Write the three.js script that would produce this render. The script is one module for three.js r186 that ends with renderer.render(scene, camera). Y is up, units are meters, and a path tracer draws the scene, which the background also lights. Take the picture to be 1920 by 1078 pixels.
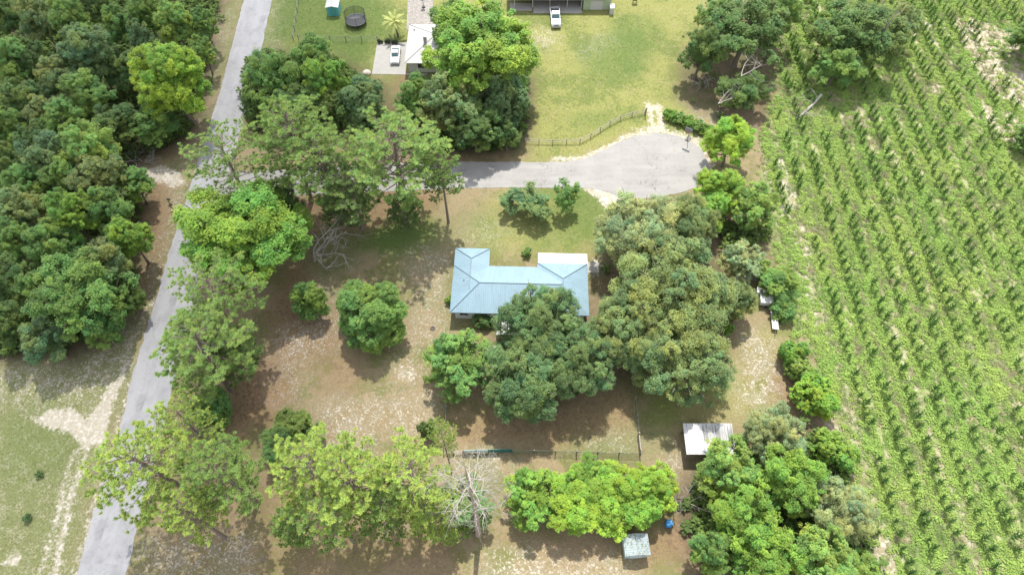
import * as THREE from 'three';
import { mergeGeometries } from 'three/addons/utils/BufferGeometryUtils.js';

// ---------------------------------------------------------------- camera, sky, sun, exposure
const CAM_H = 88, PITCH = THREE.MathUtils.degToRad(57), FOCAL = 1280;      // a drone 88 m up, looking 57 degrees down
const scene = new THREE.Scene();
const camera = new THREE.PerspectiveCamera(2 * Math.atan(539 / FOCAL) * 180 / Math.PI, 1920 / 1078, 1, 4000);
camera.position.set(0, CAM_H, 0);
camera.rotation.set(-PITCH, 0, 0);
const renderer = new THREE.WebGLRenderer({ antialias: true });
renderer.toneMapping = THREE.LinearToneMapping;
renderer.toneMappingExposure = 2.0;
renderer.shadowMap.enabled = true;
const SUN_EL = THREE.MathUtils.degToRad(61), SUN_AZ = THREE.MathUtils.degToRad(4);
const sunDir = new THREE.Vector3(Math.sin(SUN_AZ) * Math.cos(SUN_EL), Math.sin(SUN_EL), -Math.cos(SUN_AZ) * Math.cos(SUN_EL));
{ // hazy bright summer sky: pale at the horizon, soft blue above, brighter about the sun
  const W = 256, H = 128, d = new Float32Array(W * H * 4);
  for (let j = 0; j < H; j++) for (let i = 0; i < W; i++) {
    const el = ((j + 0.5) / H - 0.5) * Math.PI, az = ((i + 0.5) / W - 0.5) * 2 * Math.PI, x = Math.cos(az) * Math.cos(el), y = Math.sin(el), z = Math.sin(az) * Math.cos(el);
    const c = x * sunDir.x + y * sunDir.y + z * sunDir.z, u = Math.max(0, y), glow = Math.pow(Math.max(0, c), 10) * 0.35 + Math.pow(Math.max(0, c), 60) * 0.6, k = (j * W + i) * 4, p = Math.pow(u, 0.6);
    d[k] = (0.88 - 0.13 * p) + glow; d[k + 1] = (0.89 - 0.1 * p) + glow * 0.97; d[k + 2] = (0.88 - 0.01 * p) + glow * 0.9; d[k + 3] = 1;
  }
  const t = new THREE.DataTexture(d, W, H, THREE.RGBAFormat, THREE.FloatType); t.mapping = THREE.EquirectangularReflectionMapping; t.magFilter = THREE.LinearFilter; t.needsUpdate = true;
  scene.background = t; scene.environment = t;
}
const sun = new THREE.DirectionalLight(new THREE.Color(1, 0.95, 0.85), 4.5);
sun.name = 'sun';
sun.position.copy(sunDir).multiplyScalar(300).add(new THREE.Vector3(0, 0, -70));
sun.target.position.set(0, 0, -70);
sun.castShadow = true; sun.shadow.radius = 2;
sun.shadow.mapSize.set(4096, 4096);
Object.assign(sun.shadow.camera, { left: -150, right: 150, top: 110, bottom: -110, near: 10, far: 700 });
scene.add(sun, sun.target);

// ---------------------------------------------------------------- helpers
const R0 = (seed) => { let s = seed | 0; return () => { s = (s + 0x6d2b79f5) | 0; let t = Math.imul(s ^ (s >>> 15), 1 | s); t = (t + Math.imul(t ^ (t >>> 7), 61 | t)) ^ t; return ((t ^ (t >>> 14)) >>> 0) / 4294967296; }; };
const V = (x, y, z) => new THREE.Vector3(x, y, z);
const SP = Math.sin(PITCH), CP = Math.cos(PITCH);
// the place surveyed from the photograph: where the sight line through a picture point meets the level h
function spot(px, py, h = 0) {
  const a = px - 960, b = py - 539, dy = -SP * FOCAL - CP * b, dz = -CP * FOCAL + SP * b, t = (CAM_H - h) / -dy;
  return V(a * t, h, dz * t);
}
const perMetre = (p) => FOCAL / (SP * (CAM_H - p.y) + CP * -p.z);         // picture points per metre at p
const taken = {};
const numbered = (n) => { const k = taken[n] = (taken[n] ?? -1) + 1; return k ? `${n}_${String(k).padStart(3, '0')}` : n; };
function shade(o) { o.traverse((c) => { if (c.isMesh) { c.castShadow = true; c.receiveShadow = true; } }); return o; }
function tag(o, label, category, group, kind) {
  if (label) o.userData.label = label;
  if (category) o.userData.category = category;
  if (group) o.userData.group = group;
  if (kind) o.userData.kind = kind;
  return o;
}
function thing(name, label, category, at, turn = 0, group) {
  const o = new THREE.Group(); o.name = numbered(name); o.position.copy(at); o.rotation.y = turn; scene.add(o);
  return tag(o, label, category, group);
}
function part(parent, name, geo, mat) { const m = new THREE.Mesh(geo, mat); m.name = name; m.castShadow = m.receiveShadow = true; parent.add(m); return m; }
function top(name, geo, mat, label, category, group, kind) { const m = new THREE.Mesh(geo, mat); m.name = numbered(name); m.castShadow = m.receiveShadow = true; scene.add(m); return tag(m, label, category, group, kind); }
const box = (w, h, d, x = 0, y = 0, z = 0) => new THREE.BoxGeometry(w, h, d).translate(x, y + h / 2, z);
const cyl = (r0, r1, h, x = 0, y = 0, z = 0, n = 12) => new THREE.CylinderGeometry(r1, r0, h, n).translate(x, y + h / 2, z);
function rod(a, b, r, n = 6) { const d = b.clone().sub(a), g = new THREE.CylinderGeometry(r, r, d.length(), n); g.applyQuaternion(new THREE.Quaternion().setFromUnitVectors(V(0, 1, 0), d.clone().normalize())); return g.translate((a.x + b.x) / 2, (a.y + b.y) / 2, (a.z + b.z) / 2); }
const M = (r, g, b, rough = 0.85, more = {}) => new THREE.MeshStandardMaterial({ color: new THREE.Color(r, g, b), roughness: rough, ...more });

// value noise on a lattice of random numbers
const LAT = (() => { const r = R0(77), a = new Float32Array(65536); for (let i = 0; i < 65536; i++) a[i] = r(); return a; })();
function vn(x, y) {
  const xi = Math.floor(x), yi = Math.floor(y); let u = x - xi, v = y - yi; u = u * u * (3 - 2 * u); v = v * v * (3 - 2 * v);
  const x0 = xi & 255, x1 = (xi + 1) & 255, y0 = (yi & 255) << 8, y1 = ((yi + 1) & 255) << 8;
  const a = LAT[y0 | x0], b = LAT[y0 | x1], c = LAT[y1 | x0], d = LAT[y1 | x1];
  return a + (b - a) * u + (c - a) * v + (a - b - c + d) * u * v;
}
const fbm = (x, y, n = 4) => { let s = 0, a = 0.5, t = 0; for (let i = 0; i < n; i++) { s += a * vn(x, y); t += a; a *= 0.5; x = x * 2.03 + 17.7; y = y * 2.03 + 9.2; } return s / t; };
const sst = (a, b, x) => { const t = Math.min(1, Math.max(0, (x - a) / (b - a))); return t * t * (3 - 2 * t); };
const toS = (l) => 255 * (l <= 0.0031308 ? 12.92 * l : 1.055 * Math.pow(l, 1 / 2.4) - 0.055);
const SRGB = new Uint8ClampedArray(4097); for (let i = 0; i <= 4096; i++) SRGB[i] = toS(i / 4096);

// a thin summer cloud over the road side of the place: the left of the photograph lies in its soft shade
{
  const alt = 1500, g = new THREE.IcosahedronGeometry(1, 24), p = g.attributes.position;
  for (let i = 0; i < p.count; i++) { const x = p.getX(i), y = p.getY(i), z = p.getZ(i), k = 0.88 + 0.24 * fbm(x * 2.2 + 9, z * 2.2 + y * 1.3 + 4, 4); p.setXYZ(i, x * 80 * k, y * (y > 0 ? 26 : 12) * (0.6 + 0.8 * fbm(x * 5 + 3, z * 5, 3)), z * 140 * k); }
  g.computeVertexNormals();
  const m = new THREE.Mesh(g, new THREE.MeshStandardMaterial({ color: new THREE.Color(0.9, 0.9, 0.9), roughness: 1, transparent: true, opacity: 0.25, side: THREE.DoubleSide }));
  m.name = 'cloud'; m.castShadow = true; m.position.copy(sunDir).multiplyScalar(alt / sunDir.y).add(V(-97, 0, -75)); scene.add(tag(m, 'thin white summer cloud high above the road and forest', 'cloud', null, 'structure'));
}
// a small tiling texture made of noise: f(u, v) -> [r, g, b] linear
function tileTex(n, f, srgb = true) {
  const d = new Uint8Array(n * n * 4);
  for (let y = 0; y < n; y++) for (let x = 0; x < n; x++) { const c = f(x / n, y / n), i = (y * n + x) * 4; for (let k = 0; k < 3; k++) d[i + k] = srgb ? SRGB[Math.max(0, Math.min(4096, c[k] * 4096 | 0))] : Math.max(0, Math.min(255, c[k] * 255)); d[i + 3] = 255; }
  const t = new THREE.DataTexture(d, n, n); t.wrapS = t.wrapT = THREE.RepeatWrapping; t.magFilter = THREE.LinearFilter; t.minFilter = THREE.LinearMipmapLinearFilter; t.generateMipmaps = true; if (srgb) t.colorSpace = THREE.SRGBColorSpace; t.needsUpdate = true; return t;
}

// ---------------------------------------------------------------- the ground: zones drawn on a plan, then coloured by what grows or lies there
const GX0 = -136, GX1 = 136, GZ0 = -152, GZ1 = 4, PS = 4;                  // plan: 4 cells a metre
const PW = (GX1 - GX0) * PS, PH = (GZ1 - GZ0) * PS;
function plan(draw, blur) {
  const cv = document.createElement('canvas'); cv.width = PW; cv.height = PH;
  const c = cv.getContext('2d'); c.fillStyle = '#000'; c.fillRect(0, 0, PW, PH); c.fillStyle = c.strokeStyle = '#fff'; c.lineJoin = c.lineCap = 'round';
  const to = (p) => { const q = spot(p[0], p[1]); return [(q.x - GX0) * PS, (q.z - GZ0) * PS]; };
  draw({
    poly(pts, w = 1) { c.globalAlpha = w; c.beginPath(); pts.forEach((p, i) => c[i ? 'lineTo' : 'moveTo'](...to(p))); c.closePath(); c.fill(); },
    line(pts, width, w = 1) { c.globalAlpha = w; c.lineWidth = width * PS; c.beginPath(); pts.forEach((p, i) => c[i ? 'lineTo' : 'moveTo'](...to(p))); c.stroke(); },
    blob(px, py, r, w = 1, ry = r) { c.globalAlpha = w; const q = to([px, py]); c.beginPath(); c.ellipse(q[0], q[1], r * PS, ry * PS, 0, 0, 7); c.fill(); },
  });
  const id = c.getImageData(0, 0, PW, PH).data; let a = new Float32Array(PW * PH); for (let i = 0; i < a.length; i++) a[i] = id[i * 4] / 255;
  const n = Math.round(blur * PS);
  for (let k = 0; k < 2 && n > 0; k++) {
    const b = new Float32Array(PW * PH), m = 2 * n + 1;
    for (let y = 0; y < PH; y++) { let s = 0; for (let x = -n; x <= n; x++) s += a[y * PW + Math.min(PW - 1, Math.max(0, x))]; for (let x = 0; x < PW; x++) { b[y * PW + x] = s / m; s += a[y * PW + Math.min(PW - 1, x + n + 1)] - a[y * PW + Math.max(0, x - n)]; } }
    for (let x = 0; x < PW; x++) { let s = 0; for (let y = -n; y <= n; y++) s += b[Math.min(PH - 1, Math.max(0, y)) * PW + x]; for (let y = 0; y < PH; y++) { a[y * PW + x] = s / m; s += b[Math.min(PH - 1, y + n + 1) * PW + x] - b[Math.max(0, y - n) * PW + x]; } }
  }
  return a;
}
function look(a, x, z) {
  const u = Math.min(PW - 1.001, Math.max(0, (x - GX0) * PS)), v = Math.min(PH - 1.001, Math.max(0, (z - GZ0) * PS)), i = u | 0, j = v | 0, s = u - i, t = v - j, k = j * PW + i;
  return (a[k] * (1 - s) + a[k + 1] * s) * (1 - t) + (a[k + PW] * (1 - s) + a[k + PW + 1] * s) * t;
}
const Z = {
  forest: plan((c) => { c.poly([[-400, -60], [425, -60], [405, 60], [385, 190], [360, 262], [300, 292], [262, 300], [240, 310], [265, 330], [268, 420], [262, 500], [240, 580], [205, 640], [120, 672], [-60, 680], [-500, 760]]);
    c.poly([[452, 130], [500, 90], [560, 110], [640, 110], [720, 170], [722, 250], [480, 250], [450, 200]]); c.poly([[735, 200], [820, 170], [1000, 130], [1000, 240], [975, 285], [760, 295]]);
    c.poly([[1275, 100], [1330, 60], [1480, -20], [1760, -60], [1710, 90], [1640, 150], [1480, 210], [1440, 260], [1360, 230], [1275, 190]], 0.5); c.poly([[1330, 410], [1450, 420], [1450, 480], [1340, 470]]);
    c.poly([[1290, 870], [1560, 790], [1640, 960], [1660, 1100], [1300, 1100], [1270, 960]], 0.9); c.poly([[880, 690], [1010, 790], [1180, 720], [1380, 660], [1380, 480], [1120, 460], [1100, 600], [900, 640]], 0.55); }, 1.6),
  straw: plan((c) => { c.poly([[285, 250], [400, 255], [330, 300], [300, 300]], 0.9); c.poly([[268, 330], [315, 350], [320, 420], [285, 560], [255, 600], [275, 480]], 0.9);
    c.poly([[560, 360], [830, 350], [815, 400], [740, 420], [690, 440], [600, 430], [565, 470]], 0.85); c.poly([[560, 470], [600, 560], [640, 640], [600, 680], [520, 660], [470, 700], [420, 800], [430, 830], [520, 800], [500, 600]], 0.9);
    c.blob(485, 745, 5, 0.9); c.blob(520, 700, 4, 0.6); c.blob(640, 700, 3.5, 0.55); c.poly([[420, 720], [460, 840], [440, 900], [500, 1090], [250, 1090], [300, 980], [420, 860]], 0.45);
    c.poly([[480, 900], [850, 1000], [860, 1090], [480, 1090]], 0.5); c.poly([[840, 760], [1000, 790], [1180, 720], [1195, 800], [1100, 830], [860, 835]], 0.75); c.poly([[900, 1000], [1160, 1025], [1340, 960], [1380, 1090], [1250, 1060], [960, 1030]], 0.85);
    c.blob(1480, 735, 3, 0.9); c.blob(1440, 690, 4, 0.3); c.poly([[745, 140], [775, 140], [770, 200], [735, 230]], 0.8); c.poly([[740, 292], [985, 290], [985, 300], [740, 306]], 0.8); c.blob(1440, 190, 5, 0.6); c.poly([[1430, 160], [1460, 160], [1460, 330], [1420, 330]], 0.7); }, 0.9),
  green: plan((c) => { c.blob(735, 445, 5.2, 1, 4.0); c.blob(700, 425, 4, 0.7); c.blob(620, 470, 5, 0.5); c.blob(795, 440, 4, 0.5); c.poly([[530, -40], [700, -40], [760, 60], [745, 78], [690, 78], [690, 140], [560, 70], [500, 80]], 0.8); c.blob(1060, 400, 7, 0.5); c.blob(850, 540, 2, 0.5, 7); c.blob(1120, 380, 5, 0.6); c.blob(900, 430, 5, 0.35); c.blob(1150, 110, 7, 0.7); c.blob(1190, 60, 6, 0.5); c.blob(1120, 225, 6, 0.6, 2); c.blob(1180, 800, 6, 0.3); c.blob(1130, 800, 4, 0.35);
    c.poly([[-60, 720], [60, 720], [180, 880], [150, 1000], [80, 1090], [-80, 1090]], 0.2); c.blob(80, 830, 6, 0.3); c.line([[230, 900], [170, 1090]], 2.5, 0.5); c.blob(470, 90, 4, 0.3); }, 1.5),
  lawn: plan((c) => { c.poly([[500, -60], [1330, -60], [1330, 60], [1275, 110], [1270, 190], [1330, 230], [1320, 260], [1190, 250], [1090, 300], [1000, 305], [985, 265], [1000, 130], [820, 130], [700, 150], [480, 100]]); c.poly([[930, 360], [1140, 360], [1140, 490], [1010, 470], [900, 470], [880, 440]], 0.75); c.poly([[1390, 640], [1460, 600], [1480, 780], [1400, 800], [1240, 800], [1220, 720]], 0.55); }, 1.2),
  sw: plan((c) => { c.poly([[-200, 690], [130, 680], [240, 600], [290, 560], [240, 720], [200, 860], [130, 1100], [-300, 1100]]); c.poly([[445, -40], [456, -40], [410, 170], [395, 170]]); c.poly([[512, -40], [560, -40], [530, 90], [480, 130], [470, 130]]); }, 1.0),
  sand: plan((c) => { c.poly([[255, 318], [300, 312], [335, 322], [345, 350], [315, 352], [290, 340], [260, 335]], 0.9); c.poly([[236, 700], [206, 780], [195, 835], [150, 838], [130, 812], [75, 800], [70, 790], [100, 765], [140, 770], [165, 790], [205, 725]], 1); c.line([[215, 720], [250, 640], [285, 560]], 1.2, 0.45);
    c.line([[150, 835], [128, 880], [112, 960], [100, 1000], [78, 1078]], 0.5, 0.95); c.line([[165, 835], [150, 890], [128, 960], [112, 1030], [100, 1090]], 0.6, 1); c.poly([[8, 1045], [30, 1040], [42, 1048], [20, 1062], [5, 1060]], 0.9); c.line([[60, 787], [110, 785]], 1.2, 0.6);
    c.line([[1219, 193], [1222, 215], [1224, 240]], 0.8, 0.95); c.line([[1236, 198], [1239, 220], [1240, 240]], 1.1, 0.95); c.poly([[1219, 196], [1238, 200], [1238, 206], [1221, 206]], 0.9); c.poly([[1222, 236], [1242, 236], [1243, 250], [1222, 250]], 0.9); c.line([[1040, 300], [1100, 296], [1140, 278], [1180, 256], [1240, 246], [1300, 266], [1335, 310]], 1.1, 0.75); c.poly([[1085, 352], [1150, 352], [1160, 385], [1145, 398], [1125, 370]], 0.95); c.blob(1160, 375, 1.6, 0.9);
    c.poly([[1255, 240], [1330, 265], [1335, 300], [1290, 270]], 0.55); c.poly([[1100, 490], [1130, 490], [1130, 520], [1102, 520]], 0.5); c.poly([[1330, 520], [1450, 515], [1450, 528], [1340, 530]], 0.85); c.blob(760, 700, 1.6, 0.5); c.poly([[1440, 270], [1470, 290], [1500, 420], [1470, 420], [1440, 330]], 0.4); c.blob(1745, 60, 4, 0.5);
    c.line([[247, 705], [234, 761], [164, 995], [140, 1085]], 0.5, 0.8); c.poly([[1190, 240], [1235, 235], [1235, 252], [1195, 252]], 0.5); }, 0.35),
  pale: plan((c) => { c.poly([[-60, 690], [120, 690], [220, 620], [240, 680], [190, 760], [60, 760], [-60, 740]], 0.7); c.blob(560, 640, 3.5, 0.7); c.blob(540, 720, 3, 0.4); c.poly([[600, 760], [830, 740], [800, 820], [700, 800], [560, 800]], 0.6); c.blob(755, 690, 2, 0.6); c.poly([[250, 1000], [480, 1000], [480, 1090], [240, 1090]], 0.55); c.poly([[600, 500], [640, 560], [640, 640], [610, 660], [590, 560]], 0.5); c.poly([[760, 470], [850, 460], [830, 640], [800, 720], [770, 620]], 0.4); c.poly([[920, 1040], [1180, 1060], [1200, 1090], [900, 1090]], 0.8); c.poly([[1100, 830], [1190, 810], [1195, 850], [1060, 850]], 0.6); c.line([[415, 20], [330, 400], [280, 560], [200, 720]], 2.2, 0.6); c.poly([[1400, 620], [1450, 640], [1470, 740], [1430, 780], [1390, 760]], 0.8); c.blob(650, 830, 4, 0.5); c.poly([[900, 400], [960, 420], [940, 460], [860, 460]], 0.3); c.blob(1020, 72, 3, 0.6); c.poly([[1075, 100], [1105, 112], [1165, 72], [1132, 60]], 0.22); c.poly([[1270, 190], [1330, 200], [1400, 225], [1420, 260], [1340, 240]], 0.5); c.poly([[1430, 260], [1480, 260], [1500, 400], [1450, 400]], 0.8); c.poly([[830, 850], [960, 850], [950, 890], [840, 880]], 0.6); c.poly([[1240, 840], [1275, 840], [1280, 900], [1255, 900]], 0.8); c.poly([[1540, 770], [1590, 800], [1600, 900], [1570, 900]], 0.7); c.poly([[1590, 1000], [1660, 1000], [1680, 1090], [1620, 1070]], 0.7); }, 1.2),
  field: plan((c) => { c.poly([[1440, 250], [1465, 180], [1480, 60], [1490, -60], [2600, -60], [2600, 1200], [1700, 1200], [1640, 960], [1590, 800], [1500, 600], [1450, 420]]); }, 1.2),
  bare: plan((c) => { c.poly([[1790, 20], [1900, 60], [1960, 100], [1960, 230], [1870, 180], [1810, 110]], 0.9); c.poly([[1830, 190], [1930, 220], [1960, 300], [1900, 270], [1840, 230]], 0.8); c.poly([[1570, 180], [1660, 200], [1640, 250], [1560, 230]], 0.5); c.blob(1755, 165, 1.3, 0.9); c.line([[1669, 600], [1692, 655], [1730, 778], [1780, 888], [1824, 1040], [1834, 1078]], 0.8, 0.8); c.line([[1875, 678], [1915, 800], [1960, 930]], 0.7, 0.55); c.line([[1700, 250], [1722, 290], [1750, 340]], 0.8, 0.6); c.line([[1735, 45], [1765, 95], [1800, 130]], 0.9, 0.7); c.line([[1825, 120], [1850, 165]], 1, 0.7); c.blob(1780, 360, 1.2, 0.7); c.blob(1713, 477, 0.9, 0.8); c.poly([[1560, 770], [1600, 860], [1590, 905], [1565, 880]], 0.9); c.poly([[1630, 1010], [1680, 1010], [1690, 1080], [1640, 1060]], 0.9); c.poly([[1450, 270], [1475, 300], [1510, 420], [1530, 540], [1560, 640], [1530, 640], [1480, 440]], 0.6); c.line([[1480, 300], [1530, 480], [1580, 680], [1625, 860], [1665, 1020]], 1.6, 0.4); }, 0.5),
};
const mixInto = (c, r, g, b, t) => { c[0] += (r - c[0]) * t; c[1] += (g - c[1]) * t; c[2] += (b - c[2]) * t; };
function groundColour(x, z, c) {
  const wx = x + 2.2 * (fbm(x * 0.35, z * 0.35, 3) - 0.5) + 0.9 * (vn(x * 1.9 + 40, z * 1.9) - 0.5), wz = z + 2.2 * (fbm(x * 0.35 + 90, z * 0.35, 3) - 0.5) + 0.9 * (vn(x * 1.9, z * 1.9 + 70) - 0.5);
  const n1 = fbm(x * 0.22, z * 0.22, 3), n2 = fbm(x * 1.1 + 5, z * 1.1, 3), n3 = vn(x * 3.3, z * 3.3 + 31), n4 = vn(x * 7.3 + 11, z * 7.3), n5 = vn(x * 14, z * 14);
  c[0] = 0.3; c[1] = 0.238; c[2] = 0.138;                                                         // dry grass
  mixInto(c, 0.185, 0.185, 0.066, sst(0.42, 0.62, n1 * 0.6 + n2 * 0.4));                              // greener
  mixInto(c, 0.30, 0.25, 0.165, sst(0.58, 0.8, n2 * 0.5 + n3 * 0.5) * 0.7);                          // straw-coloured tufts
  const lawn = look(Z.lawn, wx, wz);
  if (lawn > 0.01) { mixInto(c, 0.265, 0.275, 0.08, lawn); mixInto(c, 0.16, 0.2, 0.045, lawn * sst(0.45, 0.68, n1 * 0.75 + n3 * 0.25)); mixInto(c, 0.36, 0.31, 0.17, lawn * sst(0.55, 0.8, n2 * 0.6 + n4 * 0.4) * 0.5); }
  const sw = look(Z.sw, wx, wz);
  if (sw > 0.01) { mixInto(c, 0.235, 0.245, 0.105, sw); mixInto(c, 0.42, 0.385, 0.28, sw * sst(0.5, 0.75, n2 * 0.5 + n4 * 0.5) * 0.8); }
  const green = look(Z.green, wx, wz);
  if (green > 0.01) mixInto(c, 0.1, 0.165, 0.03, Math.min(1, green * (0.75 + 0.5 * n3)));
  const straw = look(Z.straw, wx, wz);
  if (straw > 0.01) { mixInto(c, 0.27, 0.175, 0.1, straw * (0.6 + 0.55 * n2)); mixInto(c, 0.13, 0.075, 0.045, straw * sst(0.6, 0.8, n3) * 0.5); }
  const pale = look(Z.pale, wx, wz);
  if (pale > 0.01) { mixInto(c, 0.38, 0.335, 0.26, pale * sst(0.36, 0.6, n2) * 0.7); mixInto(c, 0.62, 0.58, 0.51, pale * sst(0.56, 0.78, n4 * 0.65 + n3 * 0.35)); }
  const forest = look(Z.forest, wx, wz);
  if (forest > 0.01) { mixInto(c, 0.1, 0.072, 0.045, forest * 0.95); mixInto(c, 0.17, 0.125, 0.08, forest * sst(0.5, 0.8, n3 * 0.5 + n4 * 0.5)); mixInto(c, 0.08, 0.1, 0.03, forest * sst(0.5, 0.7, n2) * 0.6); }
  const field = look(Z.field, wx, wz);
  if (field > 0.01) { mixInto(c, 0.21, 0.31, 0.08, field); mixInto(c, 0.38, 0.38, 0.18, field * sst(0.45, 0.7, n2 * 0.6 + n3 * 0.4)); mixInto(c, 0.1, 0.15, 0.03, field * sst(0.5, 0.7, vn(x * 2.3 + 60, z * 2.3)) * 0.6); mixInto(c, 0.46, 0.4, 0.29, field * sst(0.7, 0.86, n3 * 0.6 + n4 * 0.4) * 0.8); }
  if (field > 0.3) { const q = (x + (z + 60) * 0.012 - 48.4) / 3.4 + 0.25 * (fbm(x * 0.3, z * 0.3, 2) - 0.5), lane = Math.abs(q - Math.floor(q) - 0.5); mixInto(c, 0.4, 0.38, 0.21, field * sst(0.2, 0.04, lane) * sst(0.42, 0.62, fbm(x * 0.8 + 20, z * 0.25, 3)) * 0.9); }
  const bare = look(Z.bare, wx, wz);
  if (bare > 0.01) { mixInto(c, 0.42, 0.345, 0.25, bare * 0.85); mixInto(c, 0.6, 0.55, 0.46, bare * sst(0.5, 0.8, n3)); }
  const sand = look(Z.sand, x + (wx - x) * 0.45, z + (wz - z) * 0.45);
  if (sand > 0.01) { const s = sst(0.12, 0.88, sand + 0.5 * (n3 - 0.5) + 0.3 * (n4 - 0.5)); mixInto(c, 0.54, 0.49, 0.415, s * 0.88); mixInto(c, 0.4, 0.34, 0.26, s * sst(0.55, 0.8, n2) * 0.6); mixInto(c, 0.74, 0.7, 0.63, s * sst(0.6, 0.85, n3) * 0.5); }
  const g = 0.57 * (0.74 + 0.3 * n5 + 0.22 * n4); c[0] *= g; c[1] *= g; c[2] *= g * (0.97 + 0.06 * n3);
}
function groundTile(x0, x1, z0, z1, n) {
  const d = new Uint8Array(n * n * 4), c = [0, 0, 0];
  for (let j = 0; j < n; j++) for (let i = 0; i < n; i++) {
    groundColour(x0 + (x1 - x0) * (i + 0.5) / n, z1 + (z0 - z1) * (j + 0.5) / n, c);
    const k = (j * n + i) * 4; for (let q = 0; q < 3; q++) d[k + q] = SRGB[Math.min(4096, c[q] * 4096 | 0)]; d[k + 3] = 255;
  }
  const t = new THREE.DataTexture(d, n, n); t.colorSpace = THREE.SRGBColorSpace; t.magFilter = THREE.LinearFilter; t.wrapS = t.wrapT = THREE.ClampToEdgeWrapping; t.needsUpdate = true; return t;
}
const bumpTex = tileTex(1024, (u, v) => { const f = (s, o) => { const p = 1024 / s; const x = u * p, y = v * p; const a = vn(x + o, y), wx = u, wy = v; return a * (1 - wx) * (1 - wy) + vn(x + o - p, y) * wx * (1 - wy) + vn(x + o, y - p) * (1 - wx) * wy + vn(x + o - p, y - p) * wx * wy; }; const h = 0.5 * f(8, 3) + 0.3 * f(4, 50) + 0.2 * f(24, 90); return [h, h, h]; }, false);
function bumpAt(rx, ry) { const t = bumpTex.clone(); t.repeat.set(rx, ry); t.needsUpdate = true; return t; }
{
  // the wide land all round, a hand's breadth lower where the surveyed ground lies on it
  const far = tileTex(512, (u, v) => { const n = fbm(u * 24, v * 24, 4), k = vn(u * 90, v * 90); return [0.1 + 0.09 * n, 0.13 + 0.07 * n, 0.035 + 0.03 * k]; });
  far.repeat.set(60, 60);
  const g = new THREE.PlaneGeometry(3600, 3600).rotateX(-Math.PI / 2); g.translate(0, -0.12, -70);
  top('terrain', g, new THREE.MeshStandardMaterial({ map: far, roughness: 1 }), 'wide green land reaching to the horizon', 'land', null, 'structure');
  const mid = (GZ0 + GZ1) / 2;
  for (const [x0, x1] of [[GX0, 0], [0, GX1]]) {
    const w = x1 - x0, d = GZ1 - GZ0, geo = new THREE.PlaneGeometry(w, d).rotateX(-Math.PI / 2).translate((x0 + x1) / 2, 0, mid);
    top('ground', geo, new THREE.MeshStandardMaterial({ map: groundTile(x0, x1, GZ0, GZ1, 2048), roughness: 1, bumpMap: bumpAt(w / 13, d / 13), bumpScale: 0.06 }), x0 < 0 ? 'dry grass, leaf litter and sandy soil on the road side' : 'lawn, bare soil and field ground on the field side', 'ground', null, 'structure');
  }
}
console.log('ground done');
// ---------------------------------------------------------------- roads and paving
const crack = (u, v, k) => { const a = Math.abs(fbm(u * 7 + k, v * 7 + k * 3, 4) - 0.5), m = sst(0.5, 0.62, fbm(u * 3 + 20 + k, v * 3, 2)); return m * sst(0.006, 0.002, a); };
const asphaltTex = tileTex(1024, (u, v) => { const n = fbm(u * 9, v * 9, 4), k = LAT[((u * 1024 * 7 | 0) + (v * 1024 | 0) * 131) & 65535], w = fbm(u * 26 + 4, v * 3, 3), s = sst(0.6, 0.72, fbm(u * 4 + 30, v * 4, 3)), d = sst(0.66, 0.8, vn(u * 60, v * 60)); const b = 0.225 + 0.045 * (n - 0.5) + 0.05 * (k - 0.5) + 0.05 * (w - 0.5) - 0.03 * s - 0.02 * d - 0.1 * crack(u, v, 3); return [b * 1.0, b * 1.005, b * 1.075]; });
const asphalt = new THREE.MeshStandardMaterial({ map: asphaltTex, roughness: 0.95 });
const paleAsphaltTex = tileTex(1024, (u, v) => { const n = fbm(u * 7 + 3, v * 7, 4), k = LAT[((u * 1024 * 5 | 0) + (v * 1024 | 0) * 57) & 65535], g = fbm(u * 4, v * 22 + 8, 3), s = sst(0.55, 0.75, fbm(u * 3 + 30, v * 3, 3)), d = sst(0.68, 0.8, vn(u * 50 + 7, v * 50)); const b = 0.195 + 0.03 * (n - 0.5) + 0.05 * (k - 0.5) + 0.045 * (g - 0.5) + 0.01 * s - 0.012 * d - 0.09 * crack(u, v, 11); return [b * 1.025, b, b * 0.975]; });
const paleAsphalt = new THREE.MeshStandardMaterial({ map: paleAsphaltTex, roughness: 0.95 });
function sheet(pts, y, uvScale) {                                          // a flat piece of paving from its outline in metres, with a thin edge
  const s = new THREE.Shape(pts.map((p) => new THREE.Vector2(p.x, -p.z)));
  const g = new THREE.ExtrudeGeometry(s, { depth: 0.05, bevelEnabled: false }).rotateX(-Math.PI / 2).translate(0, y - 0.05, 0);
  const uv = g.attributes.uv, po = g.attributes.position; for (let i = 0; i < uv.count; i++) uv.setXY(i, po.getX(i) / uvScale, po.getZ(i) / uvScale); return g;
}
function ragged(pts, amp, seed) {                                          // broken edges along an outline
  const out = [], r = R0(seed);
  for (let i = 0; i < pts.length; i++) { const a = pts[i], b = pts[(i + 1) % pts.length], n = Math.max(1, Math.round(a.distanceTo(b) / 0.6)); const d = b.clone().sub(a).normalize(); for (let k = 0; k < n; k++) { const p = a.clone().lerp(b, k / n), j = amp * (fbm(p.x * 0.9, p.z * 0.9, 3) - 0.5) * 2 + amp * 0.4 * (r() - 0.5); out.push(V(p.x - d.z * j, 0, p.z + d.x * j)); } }
  return out;
}
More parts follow.
